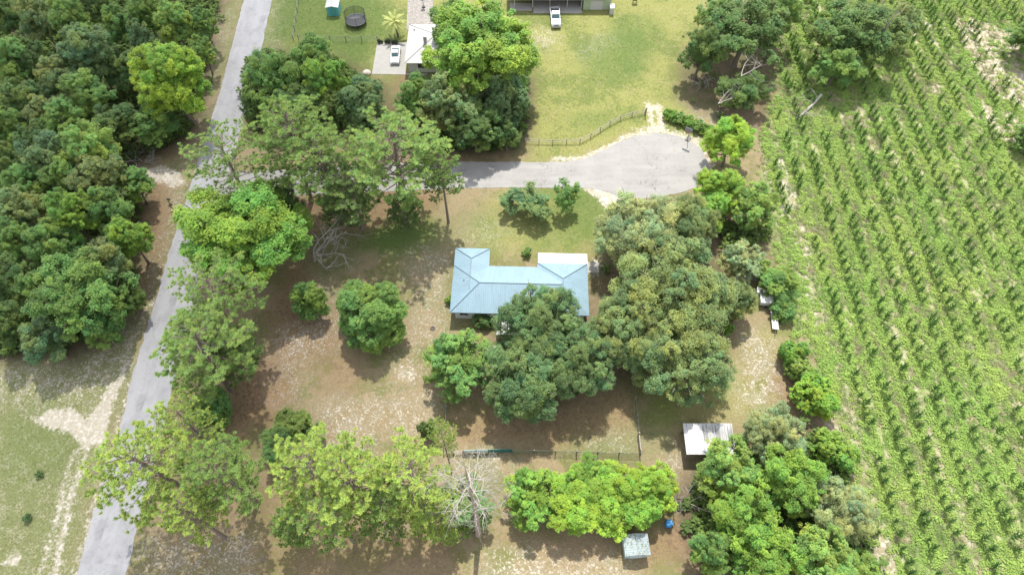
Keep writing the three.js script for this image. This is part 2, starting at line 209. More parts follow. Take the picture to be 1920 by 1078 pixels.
{
  const left = [[470, -60], [456, 0], [414, 164], [384, 260], [356, 345], [331, 427], [314, 480], [291, 560], [247, 704], [234, 761], [200, 872], [164, 995], [140, 1085], [100, 1200]].map((p) => spot(...p));
  const right = left.map((p, i) => { const a = left[Math.max(0, i - 1)], b = left[Math.min(left.length - 1, i + 1)], d = b.clone().sub(a).normalize(); return p.clone().add(V(d.z, 0, -d.x).multiplyScalar(6.0)); });
  top('road', sheet(ragged([...left, ...right.reverse()], 0.22, 5), 0.03, 17), asphalt, 'grey asphalt road running up the left side past the forest', 'road', null, 'structure');
  const curve = (p) => new THREE.CatmullRomCurve3(p.map((q) => spot(...q)), false, 'centripetal').getPoints(p.length * 5);
  const o = [...curve([[408, 318], [470, 322], [560, 316], [700, 308], [865, 303], [960, 304], [1040, 304], [1092, 298], [1132, 281], [1165, 264], [1200, 253], [1240, 250], [1282, 259], [1310, 275], [1326, 300], [1327, 330], [1302, 352], [1255, 366], [1205, 372], [1163, 369], [1138, 360], [1100, 353], [1040, 352], [865, 353], [700, 360], [560, 366], [470, 372], [395, 378]])];
  top('cul_de_sac', sheet(ragged(o, 0.2, 9), 0.034, 19), paleAsphalt, 'pale grey dead end street widening to a round turning head', 'road', null, 'structure');
}
const paved = plan((c) => { c.poly([[450, -40], [530, -40], [456, 260], [412, 330], [400, 430], [345, 690], [255, 1000], [225, 1120], [110, 1120], [164, 995], [247, 704], [331, 427], [384, 260]]); c.poly([[400, 312], [865, 300], [1040, 302], [1130, 280], [1200, 250], [1285, 257], [1330, 300], [1327, 335], [1262, 380], [1163, 380], [1100, 357], [700, 364], [395, 380]]); c.poly([[695, 78], [830, 78], [830, 142], [695, 142]]); c.poly([[760, -30], [830, -30], [830, 60], [760, 60]]); c.poly([[1000, -30], [1110, -30], [1110, 30], [1000, 30]]); }, 0.2);
const onPaving = (x, z) => look(paved, x, z) > 0.3;
const concreteTex = tileTex(512, (u, v) => { const n = fbm(u * 6, v * 6, 4), k = LAT[((u * 512 * 3 | 0) + (v * 512 | 0) * 77) & 65535], b = 0.24 + 0.05 * (n - 0.5) + 0.05 * (k - 0.5); return [b * 1.03, b, b * 0.95]; });
const concrete = new THREE.MeshStandardMaterial({ map: concreteTex, roughness: 0.9 });
const mottled = new THREE.MeshStandardMaterial({ map: tileTex(512, (u, v) => { const n = fbm(u * 12, v * 12, 4), k = fbm(u * 40 + 9, v * 40, 2), b = 0.18 + 0.13 * (n - 0.5) + 0.16 * (k - 0.5); return [b * 1.08, b, b * 0.93]; }), roughness: 0.95 });
function slab(pts, y = 0.06, mat = concrete) { const g = sheet(pts, y, 4); return g; }

// ---------------------------------------------------------------- buildings
// one pitched plane with standing ribs: eave from a to b, rising along up; t(s) gives how far up it reaches at s along the eave
function ribbedPlane(a, b, up, reach, rib = 0.3, ribH = 0.022, thick = 0.04) {
  const L = a.distanceTo(b), e = b.clone().sub(a).normalize(), u = up.clone().normalize(), n = e.clone().cross(u).normalize(); if (n.y < 0) n.negate();
  const pos = [], idx = [], P = (s, t, h) => a.clone().addScaledVector(e, s).addScaledVector(u, t).addScaledVector(n, h);
  const flat = (q) => { const k = pos.length / 3; q.forEach((p) => pos.push(p.x, p.y, p.z)); for (let i = 2; i < q.length; i++) idx.push(k, k + i - 1, k + i); };
  const steps = [0, ...reach.breaks, L];
  flat(steps.map((s) => P(s, 0, 0)).concat(steps.slice().reverse().filter((s) => reach.at(s) > 0.01).map((s) => P(s, reach.at(s), 0))));
  flat([P(0, 0, -thick), P(0, 0, 0), P(L, 0, 0), P(L, 0, -thick)]);
  for (let s = rib / 2; s < L; s += rib) { const t = reach.at(s) - 0.03; if (t < 0.1) continue; const w = 0.028; flat([P(s - w, 0, 0.001), P(s - w * 0.5, 0, ribH), P(s - w * 0.5, t, ribH), P(s - w, t, 0.001)]); flat([P(s - w * 0.5, 0, ribH), P(s + w * 0.5, 0, ribH), P(s + w * 0.5, t, ribH), P(s - w * 0.5, t, ribH)]); flat([P(s + w * 0.5, 0, ribH), P(s + w, 0, 0.001), P(s + w, t, 0.001), P(s + w * 0.5, t, ribH)]); }
  const g = new THREE.BufferGeometry(); g.setAttribute('position', new THREE.Float32BufferAttribute(pos, 3));
  const uv = new Float32Array(pos.length / 3 * 2), q = V(0, 0, 0); for (let i = 0; i < pos.length / 3; i++) { q.set(pos[i * 3], pos[i * 3 + 1], pos[i * 3 + 2]).sub(a); uv[i * 2] = q.dot(e) / 6; uv[i * 2 + 1] = q.dot(u) / 6; }
  g.setAttribute('uv', new THREE.BufferAttribute(uv, 2)); g.setIndex(idx); return g;
}
// a hipped roof block over a rectangle: four planes and the caps on its hips and ridge
function hipRoof(parent, x0, x1, z0, z1, y, slope, mat, capMat, rib = 0.3, keep = 'NSEW') {
  const w = x1 - x0, d = z1 - z0, run = Math.min(w, d) / 2, hyp = Math.hypot(1, slope), c = [V(x0, y, z0), V(x1, y, z0), V(x1, y, z1), V(x0, y, z1)];
  const tri = (L) => ({ breaks: L > 2 * run + 0.01 ? [run, L - run] : [L / 2], at: (s) => Math.max(0, Math.min(s, L - s, run)) * hyp });
  const sides = { N: [c[0], c[1], V(0, slope, 1), w], E: [c[1], c[2], V(-1, slope, 0), d], S: [c[2], c[3], V(0, slope, -1), w], W: [c[3], c[0], V(1, slope, 0), d] };
  for (const k of keep) { const [a, b, u, L] = sides[k]; part(parent, 'roof_plane', ribbedPlane(a, b, u, tri(L), rib), mat); }
  const rh = y + run * slope, ends = w > d ? [V(x0 + run, rh, z0 + run), V(x1 - run, rh, z0 + run)] : [V(x0 + run, rh, z0 + run), V(x0 + run, rh, z1 - run)];
  const hips = w > d ? [[c[0], ends[0]], [c[3], ends[0]], [c[1], ends[1]], [c[2], ends[1]]] : [[c[0], ends[0]], [c[1], ends[0]], [c[2], ends[1]], [c[3], ends[1]]];
  const near = w > d ? ['NW', 'SW', 'NE', 'SE'] : ['NW', 'NE', 'SE', 'SW']; hips.push(ends);
  for (const [q, [a, b]] of hips.entries()) if (a.distanceTo(b) > 0.2 && (q > 3 || [...near[q]].every((k) => keep.includes(k)))) part(parent, 'ridge_cap', rod(a.clone().add(V(0, 0.02, 0)), b.clone().add(V(0, 0.02, 0)), 0.075, 6), capMat);
}
const roofTex = (r, g, b) => tileTex(512, (u, v) => { const n = fbm(u * 5, v * 5, 4), s = fbm(u * 70, v * 3 + 9, 3), k = 1 + 0.14 * (n - 0.5) + 0.24 * (s - 0.5) - 0.1 * sst(0.7, 0.85, fbm(u * 30 + 3, v * 30, 2)); return [r * k, g * k, b * k]; });
const blueRoof = new THREE.MeshStandardMaterial({ map: roofTex(0.155, 0.232, 0.285), roughness: 0.5, side: THREE.DoubleSide });
const blueCap = M(0.1, 0.15, 0.19, 0.5), whiteRoof = new THREE.MeshStandardMaterial({ map: roofTex(0.33, 0.33, 0.33), roughness: 0.55, side: THREE.DoubleSide });
const stuccoTex = (r, g, b) => tileTex(256, (u, v) => { const n = fbm(u * 8, v * 8, 4), k = 1 + 0.12 * (n - 0.5); return [r * k, g * k, b * k]; });
const wallPale = new THREE.MeshStandardMaterial({ map: stuccoTex(0.42, 0.44, 0.44), roughness: 0.9 }), whitePaint = M(0.42, 0.42, 0.41, 0.6), glass = M(0.03, 0.04, 0.05, 0.08), darkMetal = M(0.03, 0.03, 0.033, 0.5), timber = M(0.2, 0.15, 0.105, 0.9), greyTimber = M(0.27, 0.24, 0.2, 0.92);
function windowOn(parent, w, h, at, turn) { const g = new THREE.Group(); g.name = 'window'; g.position.copy(at); g.rotation.y = turn; parent.add(g); part(g, 'pane', box(w - 0.1, h - 0.1, 0.03, 0, 0.05, 0.012), glass); part(g, 'frame', mergeGeometries([box(w, 0.06, 0.07, 0, 0, 0.03), box(w, 0.06, 0.07, 0, h - 0.06, 0.03), box(0.06, h - 0.12, 0.07, -w / 2 + 0.03, 0.06, 0.03), box(0.06, h - 0.12, 0.07, w / 2 - 0.03, 0.06, 0.03), box(0.04, h - 0.12, 0.05, 0, 0.06, 0.04)]), whitePaint); part(g, 'sill', box(w + 0.16, 0.05, 0.14, 0, -0.05, 0.06), whitePaint); return g; }
function doorOn(parent, w, h, at, turn, mat) { const g = new THREE.Group(); g.name = 'door'; g.position.copy(at); g.rotation.y = turn; parent.add(g); part(g, 'leaf', box(w, h, 0.06, 0, 0, 0.02), mat); part(g, 'handle', new THREE.SphereGeometry(0.04, 8, 6).translate(w / 2 - 0.12, 1, 0.08), darkMetal); return g; }
{ // the blue-roofed house
  const t = thing('house', 'low house with pale blue ribbed metal hip roof, left wing and oak overhanging it', 'house', V(0, 0, 0));
  const c = V(1.2, 0, -55.2), r = new THREE.Group(); r.name = 'roof'; t.position.copy(c); t.rotation.y = -0.028;
  const X = (x) => x - 1.2, Zc = (z) => z + 55.2;
  const wall = (x0, x1, z0, z1, h) => part(t, 'wall', box(X(x1) - X(x0), h, z1 - z0, (X(x0) + X(x1)) / 2, 0, (Zc(z0) + Zc(z1)) / 2), wallPale);
  wall(-8.3, 3.9, -58.6, -51.4, 2.6); wall(-8.296, -4.1, -61.8, -58.603, 2.597); wall(3.902, 10.7, -59.3, -51.35, 2.598);
  t.add(r);
  hipRoof(r, X(-8.97), X(11.34), Zc(-59.2), Zc(-50.8), 2.66, 0.41, blueRoof, blueCap, 0.3, 'NSW');
  hipRoof(r, X(-8.965), X(-3.6), Zc(-62.45), Zc(-51.6), 2.657, 0.409, blueRoof, blueCap, 0.3, 'NEW');
  hipRoof(r, X(3.75), X(11.35), Zc(-59.95), Zc(-50.79), 2.663, 0.412, blueRoof, blueCap, 0.3, 'NEW');
  part(r, 'vent_pipe', cyl(0.07, 0.07, 0.45, X(-7.2), 3.2, Zc(-56.0)), darkMetal);
  const cp = new THREE.Group(); cp.name = 'porch_roof'; t.add(cp);
  part(cp, 'roof_sheet', ribbedPlane(V(X(3.86), 2.42, Zc(-62.05)), V(X(11.42), 2.42, Zc(-62.05)), V(0, 0.1, 1), { breaks: [], at: () => 2.1 }, 0.42, 0.035), whiteRoof);
  for (const x of [4.1, 7.6, 11.2]) part(cp, 'post', box(0.1, 2.4, 0.1, X(x), 0.02, Zc(-61.9)), whitePaint);
  part(cp, 'beam', box(7.4, 0.14, 0.1, X(7.64), 2.28, Zc(-61.9)), whitePaint);
  part(cp, 'floor_slab', box(7.3, 0.1, 2.5, X(7.6), 0.0, Zc(-60.62)), concrete);
  for (const x of [-7, -4.2, -0.6]) windowOn(t, 1.3, 1.1, V(X(x), 0.95, Zc(-51.395)), 0);
  doorOn(t, 0.95, 2.05, V(X(2), 0.06, Zc(-51.398)), 0, M(0.3, 0.08, 0.05, 0.6));
  for (const z of [-60.4, -54.5]) windowOn(t, 1.2, 1.1, V(X(-8.302), 0.95, Zc(z)), -Math.PI / 2);
  for (const x of [-1.5, 1.5]) windowOn(t, 1.2, 1.1, V(X(x), 0.95, Zc(-58.605)), Math.PI);
  windowOn(t, 1.2, 1.1, V(X(10.705), 0.95, Zc(-55)), Math.PI / 2);
  part(t, 'fascia', mergeGeometries([box(20.2, 0.16, 0.03, X(1.2), 2.5, Zc(-50.83)), box(0.03, 0.16, 11.5, X(-8.93), 2.5, Zc(-56.6)), box(0.03, 0.16, 9, X(11.3), 2.5, Zc(-55.4))]), M(0.2, 0.24, 0.27, 0.7));
  shade(t);
}
{ // white-roofed neighbour beside the concrete drive
  const t = thing('house', 'white hip roofed house beside the concrete drive, half under a big tree', 'house', V(-14, 0, -112));
  // local: west eave at x -6.4 .. -? ; the gable end faces the road
  part(t, 'wall', box(12.2, 2.6, 10.6, 0.2, 0, -0.1), new THREE.MeshStandardMaterial({ map: stuccoTex(0.5, 0.52, 0.46), roughness: 0.9 }));
  const r = new THREE.Group(); r.name = 'roof'; t.add(r);
  hipRoof(r, -6.45, 7, -5.75, 5.95, 2.7, 0.36, whiteRoof, M(0.29, 0.29, 0.29, 0.6), 0.35);
  part(r, 'chimney', box(0.55, 2.2, 0.75, -2.6, 3.2, 1.5), M(0.36, 0.33, 0.31, 0.9));
  part(r, 'chimney_cap', box(0.7, 0.1, 0.9, -2.6, 5.4, 1.5), M(0.3, 0.3, 0.3, 0.8));
  part(r, 'vent_pipe', cyl(0.08, 0.08, 0.4, -5.2, 3.1, -3.2), darkMetal);
  windowOn(t, 1.4, 1.1, V(-3.4, 0.95, 5.205), 0); windowOn(t, 1.4, 1.1, V(0.5, 0.95, 5.205), 0); doorOn(t, 0.95, 2.05, V(-5.902, 0.05, 1.5), -Math.PI / 2, whitePaint); windowOn(t, 1.2, 1.1, V(-5.902, 0.95, -2), -Math.PI / 2);
  shade(t);
  const P = (...q) => q.map((p) => spot(...p));
  top('driveway', slab(P([707, 80], [764, 80], [760, 138], [800, 138], [800, 141], [697, 139])), concrete, 'pale concrete drive beside the white roofed house', 'driveway', null, 'structure');
  top('patio', slab(P([765, -25], [812, -25], [812, 56], [762, 56]), 0.07), mottled, 'mottled grey patio behind the white roofed house', 'patio', null, 'structure');
}
{ // long house at the top edge with an open porch and a garage
  const t = thing('house', 'long house at the top edge with open porch and garage door', 'house', V(11.5, 0, -127));
  const green = new THREE.MeshStandardMaterial({ map: stuccoTex(0.3, 0.36, 0.24), roughness: 0.9 });
  part(t, 'wall', box(12, 2.7, 7.4, -3.4, 0, -6.4), new THREE.MeshStandardMaterial({ map: stuccoTex(0.3, 0.22, 0.17), roughness: 0.9 }));
  part(t, 'garage_wall', box(5.7, 2.7, 9.4, 6.2, 0, -4.06), green);
  const g = new THREE.Group(); g.name = 'garage_door'; g.position.set(6.1, 0, 0.645); t.add(g);
  for (let i = 0; i < 4; i++) part(g, 'panel', box(2.5, 0.51, 0.05, 0, 0.02 + i * 0.53, 0.02), whitePaint);
  part(t, 'porch_floor', box(10.1, 0.14, 4.6, -2.0, 0, -0.38), concrete);
  part(t, 'porch_step', box(4.6, 0.12, 2.6, -9.6, 0, -0.2), concrete);
  for (const x of [-11, -7.2, -3.6, 0, 3]) part(t, 'porch_post', box(0.14, 2.46, 0.14, x, 0.14, 0.1), whitePaint);
  const r = new THREE.Group(); r.name = 'roof'; t.add(r);
  hipRoof(r, -12.5, 9.4, -11.2, 1.1, 2.72, 0.35, whiteRoof, M(0.36, 0.36, 0.36, 0.6), 0.4);
  part(t, 'fascia', box(21.9, 0.17, 0.03, -1.55, 2.55, 1.08), whitePaint);
  windowOn(t, 1.6, 1.1, V(-5.5, 0.95, -2.695), 0); windowOn(t, 1.6, 1.1, V(0.6, 0.95, -2.695), 0); doorOn(t, 0.95, 2.05, V(-2.4, 0.145, -2.695), 0, M(0.25, 0.05, 0.04, 0.6));
  shade(t);
  const b = thing('storage_box', 'white storage locker against the garage corner', 'locker', V(20.7, 0, -125.4));
  part(b, 'body', box(0.8, 1.5, 1.4), whitePaint); part(b, 'lid', box(0.9, 0.08, 1.5, 0, 1.5, 0), M(0.7, 0.7, 0.7)); shade(b);
}
function shedPlain(name, label, at, turn, w, d, h, wallM, roofM, drop, doorM) {
  const t = thing(name, label, 'shed', at, turn); part(t, 'wall', box(w - 0.3, h, d - 0.3), wallM);
  const r = new THREE.Group(); r.name = 'roof'; t.add(r);
  const run = w / 2; part(r, 'roof_plane', ribbedPlane(V(-w / 2, h - 0.02, -d / 2), V(-w / 2, h - 0.02, d / 2), V(1, drop, 0), { breaks: [], at: () => run * Math.hypot(1, drop) }, 0.28), roofM); part(r, 'roof_plane', ribbedPlane(V(w / 2, h - 0.02, d / 2), V(w / 2, h - 0.02, -d / 2), V(-1, drop, 0), { breaks: [], at: () => run * Math.hypot(1, drop) }, 0.28), roofM);
  part(r, 'ridge_cap', rod(V(0, h + run * drop, -d / 2), V(0, h + run * drop, d / 2), 0.06), roofM);
  const s = new THREE.Shape([new THREE.Vector2(-w / 2 + 0.15, 0), new THREE.Vector2(w / 2 - 0.15, 0), new THREE.Vector2(0, (run - 0.15) * drop)]);
  for (const z of [-d / 2 + 0.16, d / 2 - 0.21]) part(t, 'gable', new THREE.ExtrudeGeometry(s, { depth: 0.05, bevelEnabled: false }).translate(0, h, z), wallM);
  doorOn(t, Math.min(1.6, w * 0.5), h * 0.85, V(0, 0.02, d / 2 - 0.15), 0, doorM); return shade(t);
}
shedPlain('garden_shed', 'teal shed with white roof by the trampoline', spot(627, 22), 0.02, 2.7, 3.2, 2.1, M(0.08, 0.3, 0.29, 0.7), whiteRoof, 0.2, M(0.06, 0.24, 0.24, 0.6));
shedPlain('storage_shed', 'small grey metal shed under the bright oak at bottom', spot(1191, 1046).add(V(0, 0, -1.1)), 0.06, 3.1, 2.5, 1.95, M(0.3, 0.37, 0.4, 0.5), new THREE.MeshStandardMaterial({ map: tileTex(256, (u, v) => { const n = fbm(u * 6, v * 6, 3), l = sst(0.68, 0.74, vn(u * 40, v * 40)); return [0.17 + 0.05 * n - 0.08 * l, 0.205 + 0.05 * n - 0.09 * l, 0.22 + 0.05 * n - 0.14 * l]; }), roughness: 0.5, side: THREE.DoubleSide }), 0.3, M(0.36, 0.42, 0.45, 0.5));
{ // open lean-to with corrugated sheets
  const t = thing('lean_to', 'open lean-to shed with streaked corrugated silver roof among trees', 'shed', spot(1322, 836), 0);
  const zinc = [0, 1, 2].map((k) => new THREE.MeshStandardMaterial({ map: tileTex(256, (u, v) => { const s = sst(0.45, 0.75, fbm(u * 30 + k * 7, v * 2.5, 3)), b = (0.38 - 0.03 * k) - (0.22 + 0.05 * k) * s * (k === 0 ? 1 : 0.55); return [b, b * 1.01, b * 1.03]; }), roughness: 0.5, side: THREE.DoubleSide }));
  const W = 6.4, n = 8, sw = W / n;
  for (let i = 0; i < n; i++) { const x0 = -W / 2 + i * sw, g = ribbedPlane(V(x0 - 0.02, 2.35 + 0.006 * (i % 2), 2.0), V(x0 + sw + 0.02, 2.35 + 0.006 * (i % 2), 2.0), V(0, 0.1, -1), { breaks: [], at: () => 4.1 }, 0.16, 0.03); part(t, 'roof_sheet', g, zinc[i < 3 ? 0 : 1 + (i % 2)]); }
  for (const [x, z] of [[-3, 1.8], [0, 1.8], [3, 1.8], [-3, -1.8], [0, -1.8], [3, -1.8]]) part(t, 'post', box(0.12, z > 0 ? 2.3 : 2.66, 0.12, x, 0, z), timber);
  part(t, 'back_wall', box(6, 2.1, 0.06, 0, 0, -1.9), greyTimber); part(t, 'workbench', box(2.4, 0.08, 0.7, -1.2, 0.85, -1.4), timber); shade(t);
}
// ---------------------------------------------------------------- vehicles
const carPaint = new THREE.MeshPhysicalMaterial({ color: new THREE.Color(0.4, 0.41, 0.42), roughness: 0.35, clearcoat: 0.8, clearcoatRoughness: 0.08 });
const rubber = M(0.02, 0.02, 0.02, 0.9), rimM = M(0.5, 0.5, 0.52, 0.35, { metalness: 0.8 }), carGlass = M(0.03, 0.07, 0.08, 0.06), lampRed = M(0.4, 0.02, 0.02, 0.3), lampWhite = M(0.75, 0.75, 0.78, 0.15);
function profile(pts, w, bev) { const s = new THREE.Shape(pts.map((p) => new THREE.Vector2(...p))); const g = new THREE.ExtrudeGeometry(s, { depth: w - 2 * bev, bevelEnabled: true, bevelSize: bev, bevelThickness: bev, bevelSegments: 2, curveSegments: 4 }); return g.translate(0, 0, -(w - 2 * bev) / 2).rotateY(-Math.PI / 2); }  // nose towards +z
function wheels(t, xs, zs, r) { for (const z of zs) for (const s of [-1, 1]) { const w = new THREE.Group(); w.name = 'wheel'; w.position.set(s * xs, r, z); t.add(w); part(w, 'tyre', new THREE.CylinderGeometry(r, r, 0.22, 18).rotateZ(Math.PI / 2), rubber); part(w, 'rim', new THREE.CylinderGeometry(r * 0.62, r * 0.62, 0.235, 14).rotateZ(Math.PI / 2), rimM); } }
{
  const t = thing('sedan_car', 'white sedan parked on the concrete drive', 'car', spot(742, 108), 0.03);
  part(t, 'body', profile([[-2.3, 0.3], [2.3, 0.28], [2.38, 0.55], [2.3, 0.72], [1.1, 0.9], [-1.55, 0.95], [-2.3, 0.93], [-2.38, 0.6]], 1.8, 0.09), carPaint);
  part(t, 'cabin', profile([[1.05, 0.9], [0.3, 1.36], [-0.95, 1.38], [-1.75, 0.95]], 1.4, 0.1), carGlass);
  part(t, 'roof_panel', new THREE.BoxGeometry(1.26, 0.05, 1.32).translate(0, 1.45, -0.32), carPaint);
  for (const s of [-1, 1]) { part(t, 'headlight', box(0.35, 0.14, 0.12, s * 0.66, 0.58, 2.38), lampWhite); part(t, 'tail_light', box(0.34, 0.16, 0.1, s * 0.66, 0.68, -2.4), lampRed); part(t, 'mirror', box(0.2, 0.13, 0.12, s * 0.96, 0.95, 0.75), carPaint); part(t, 'pillar', rod(V(s * 0.64, 0.98, 1.0), V(s * 0.6, 1.44, 0.32), 0.04), carPaint); part(t, 'pillar', rod(V(s * 0.64, 1.02, -1.65), V(s * 0.6, 1.45, -0.95), 0.05), carPaint); }
  part(t, 'grille', box(0.8, 0.12, 0.06, 0, 0.45, 2.42), darkMetal);
  wheels(t, 0.83, [1.4, -1.4], 0.32); shade(t);
}
{
  const t = thing('pickup_truck', 'white pickup truck with dark bed parked nose out on the lawn', 'truck', spot(1041, 38), 0.03);
  part(t, 'body', profile([[-2.85, 0.5], [2.8, 0.45], [2.88, 0.75], [2.75, 1.05], [1.2, 1.16], [-0.75, 1.16], [-0.76, 0.62], [-2.85, 0.62]], 1.94, 0.08), carPaint);
  part(t, 'cabin', profile([[1.2, 1.12], [0.5, 1.72], [-0.62, 1.74], [-0.76, 1.12]], 1.6, 0.1), carGlass);
  part(t, 'roof_panel', new THREE.BoxGeometry(1.5, 0.05, 1.2).translate(0, 1.83, -0.06), carPaint);
  for (const s of [-1, 1]) { part(t, 'bed_side', box(0.09, 0.56, 2.1, s * 0.95, 0.63, -1.84), carPaint); part(t, 'headlight', box(0.38, 0.2, 0.1, s * 0.72, 0.75, 2.87), lampWhite); part(t, 'mirror', box(0.24, 0.2, 0.12, s * 1.13, 1.2, 0.9), darkMetal); part(t, 'pillar', rod(V(s * 0.74, 1.16, 1.14), V(s * 0.7, 1.82, 0.5), 0.045), carPaint); part(t, 'tail_light', box(0.14, 0.3, 0.06, s * 0.9, 0.75, -2.93), lampRed); }
  part(t, 'bed_liner', box(1.8, 0.03, 2.06, 0, 0.712, -1.84), darkMetal); part(t, 'tailgate', box(1.8, 0.52, 0.08, 0, 0.64, -2.9), carPaint); part(t, 'grille', box(1.0, 0.26, 0.06, 0, 0.68, 2.92), darkMetal); part(t, 'bumper', box(1.9, 0.18, 0.14, 0, 0.42, 2.95), rimM);
  wheels(t, 0.86, [1.85, -1.75], 0.4); shade(t);
}
{ // small white boat upturned on a trailer beside the field
  const a = spot(1446, 590), t = thing('boat_trailer', 'long white trailer with boxes poking out beneath the live oak', 'trailer', a, -0.12);
  part(t, 'deck', box(0.9, 0.14, 3.9, 0.25, 0.55, 0.9), whitePaint); part(t, 'cover', box(1.9, 0.75, 1.5, -0.8, 0.55, -1.9), whitePaint); part(t, 'engine', box(0.6, 0.6, 0.5, 0.7, 0.75, -2.6), darkMetal); part(t, 'toolbox', box(1.6, 0.8, 0.9, -1.3, 0.45, -3.4), M(0.6, 0.6, 0.6));
  wheels(t, 0.75, [-1.2], 0.3); part(t, 'drawbar', rod(V(0.25, 0.5, 2.8), V(0.25, 0.4, 3.8), 0.05), darkMetal); shade(t);
}
// ---------------------------------------------------------------- yard things
{ // trampoline
  const t = thing('trampoline', 'round black trampoline with safety net on the lawn', 'trampoline', spot(668, 44)), r = 2.15;
  part(t, 'bed', new THREE.CylinderGeometry(r - 0.3, r - 0.3, 0.03, 32).translate(0, 0.86, 0), M(0.025, 0.03, 0.04, 0.6));
  part(t, 'pad', new THREE.TorusGeometry(r - 0.13, 0.17, 6, 36).rotateX(Math.PI / 2).scale(1, 0.3, 1).translate(0, 0.88, 0), M(0.045, 0.05, 0.06, 0.5));
  part(t, 'frame', new THREE.TorusGeometry(r, 0.05, 6, 36).rotateX(Math.PI / 2).translate(0, 0.84, 0), darkMetal);
  for (let i = 0; i < 6; i++) { const a = i / 6 * 6.283 + 0.3, x = Math.cos(a) * r, z = Math.sin(a) * r; part(t, 'leg', rod(V(x, 0, z), V(x, 0.84, z), 0.04), darkMetal); part(t, 'net_pole', rod(V(x * 1.03, 0.5, z * 1.03), V(x * 1.03, 2.6, z * 1.03), 0.035), M(0.05, 0.05, 0.05, 0.6)); }
  part(t, 'net', new THREE.CylinderGeometry(r * 1.0, r * 1.0, 1.7, 36, 1, true).translate(0, 1.76, 0), new THREE.MeshStandardMaterial({ color: new THREE.Color(0.02, 0.025, 0.025), roughness: 0.9, transparent: true, opacity: 0.38, side: THREE.DoubleSide }));
  part(t, 'net_hoop', new THREE.TorusGeometry(r * 1.02, 0.03, 5, 36).rotateX(Math.PI / 2).translate(0, 2.6, 0), darkMetal); shade(t);
}
{ // basketball hoop at the turning head
  const t = thing('basketball_hoop', 'basketball hoop on a pole at the edge of the turning head', 'hoop', spot(1289, 263), -0.6);
  part(t, 'base', box(0.75, 0.18, 1.1, 0, 0, -0.3), darkMetal); part(t, 'pole', rod(V(0, 0.1, 0), V(0, 3.2, 0.1), 0.055, 10), M(0.07, 0.07, 0.075, 0.5)); part(t, 'arm', rod(V(0, 2.7, 0.05), V(0, 3.25, 0.85), 0.04), darkMetal);
  part(t, 'backboard', box(1.35, 0.9, 0.05, 0, 2.75, 0.9), M(0.16, 0.17, 0.18, 0.4)); part(t, 'rim', new THREE.TorusGeometry(0.23, 0.018, 6, 20).rotateX(Math.PI / 2).translate(0, 3.05, 1.2), M(0.5, 0.08, 0.02, 0.5)); shade(t);
}
function railFence(name, label, pts, h, mat, rails, spacing, wires) {
  const t = thing(name, label, 'fence', V(0, 0, 0)); const cv = new THREE.CatmullRomCurve3(pts.map((p) => spot(...p)), false, 'catmullrom', 0.2), L = cv.getLength(), n = Math.max(1, Math.round(L / spacing)), P = cv.getSpacedPoints(n), base = P[0].clone(); t.position.copy(base);
  const rr = R0(L * 100 | 0); P.forEach((p) => p.sub(base));
  for (const p of P) part(t, 'post', box(0.13, h + 0.12 + 0.08 * rr(), 0.13, p.x, 0, p.z), mat);
  for (let i = 0; i < n; i++) for (const y of rails) part(t, wires ? 'wire' : 'rail', rod(P[i].clone().add(V(0, y + (wires ? 0 : 0.04 * (rr() - 0.5)), 0)), P[i + 1].clone().add(V(0, y + (wires ? 0 : 0.04 * (rr() - 0.5)), 0)), wires ? 0.012 : 0.055, 5), wires || mat);
  shade(t); return [t, P];
}
railFence('rail_fence', 'weathered split rail fence curving round the turning head lawn', [[985, 268], [1030, 270], [1090, 268], [1120, 250], [1155, 228], [1185, 218], [1209, 214]], 1.05, greyTimber, [0.45, 0.95], 2.4);
{ const g = thing('gate_post', 'tall dark post ending the split rail fence', 'post', spot(1210, 217)); part(g, 'shaft', box(0.2, 1.9, 0.2), timber); part(g, 'cap', new THREE.ConeGeometry(0.17, 0.12, 4).rotateY(Math.PI / 4).translate(0, 1.96, 0), timber); shade(g); }
const wireM = M(0.2, 0.24, 0.21, 0.6), netGreen = new THREE.MeshStandardMaterial({ color: new THREE.Color(0.12, 0.2, 0.15), roughness: 0.8, transparent: true, opacity: 0.3, side: THREE.DoubleSide });
function meshFence(name, label, pts, h, spacing, opacity = 0.3, c = [0.12, 0.2, 0.15]) {
  const [t, P] = railFence(name, label, pts, h, M(0.16, 0.17, 0.15, 0.8), [h - 0.02], spacing, wireM), pos = [], idx = [];
  P.forEach((p, i) => { pos.push(p.x, 0.03, p.z, p.x, h, p.z); if (i) { const k = i * 2; idx.push(k - 2, k - 1, k, k, k - 1, k + 1); } });
  const g = new THREE.BufferGeometry(); g.setAttribute('position', new THREE.Float32BufferAttribute(pos, 3)); g.setIndex(idx); g.computeVertexNormals();
  const m = netGreen.clone(); m.opacity = opacity; m.color.setRGB(...c); part(t, 'wire_mesh', g, m); return t;
}
meshFence('wire_fence', 'pale green wire fence between trampoline lawn and concrete drive', [[560, 76], [640, 78], [708, 79]], 1.3, 3, 0.22, [0.3, 0.4, 0.33]);
meshFence('wire_fence', 'wire fence running beside the road toward the teal shed', [[550, 76], [555, 40], [562, -10]], 1.3, 3, 0.22, [0.4, 0.4, 0.38]);
meshFence('wire_fence', 'dark wire fence along the front of the back yard', [[962, 850], [1040, 851], [1120, 853], [1200, 855]], 1.2, 2.8, 0.3);
meshFence('wire_fence', 'dark wire fence up the right side of back yard', [[1187, 690], [1190, 750], [1195, 800], [1200, 852]], 1.2, 2.8, 0.3);
meshFence('wire_fence', 'green wire fence up the left side of back yard', [[838, 730], [837, 770], [836, 805]], 1.3, 2.4, 0.4);
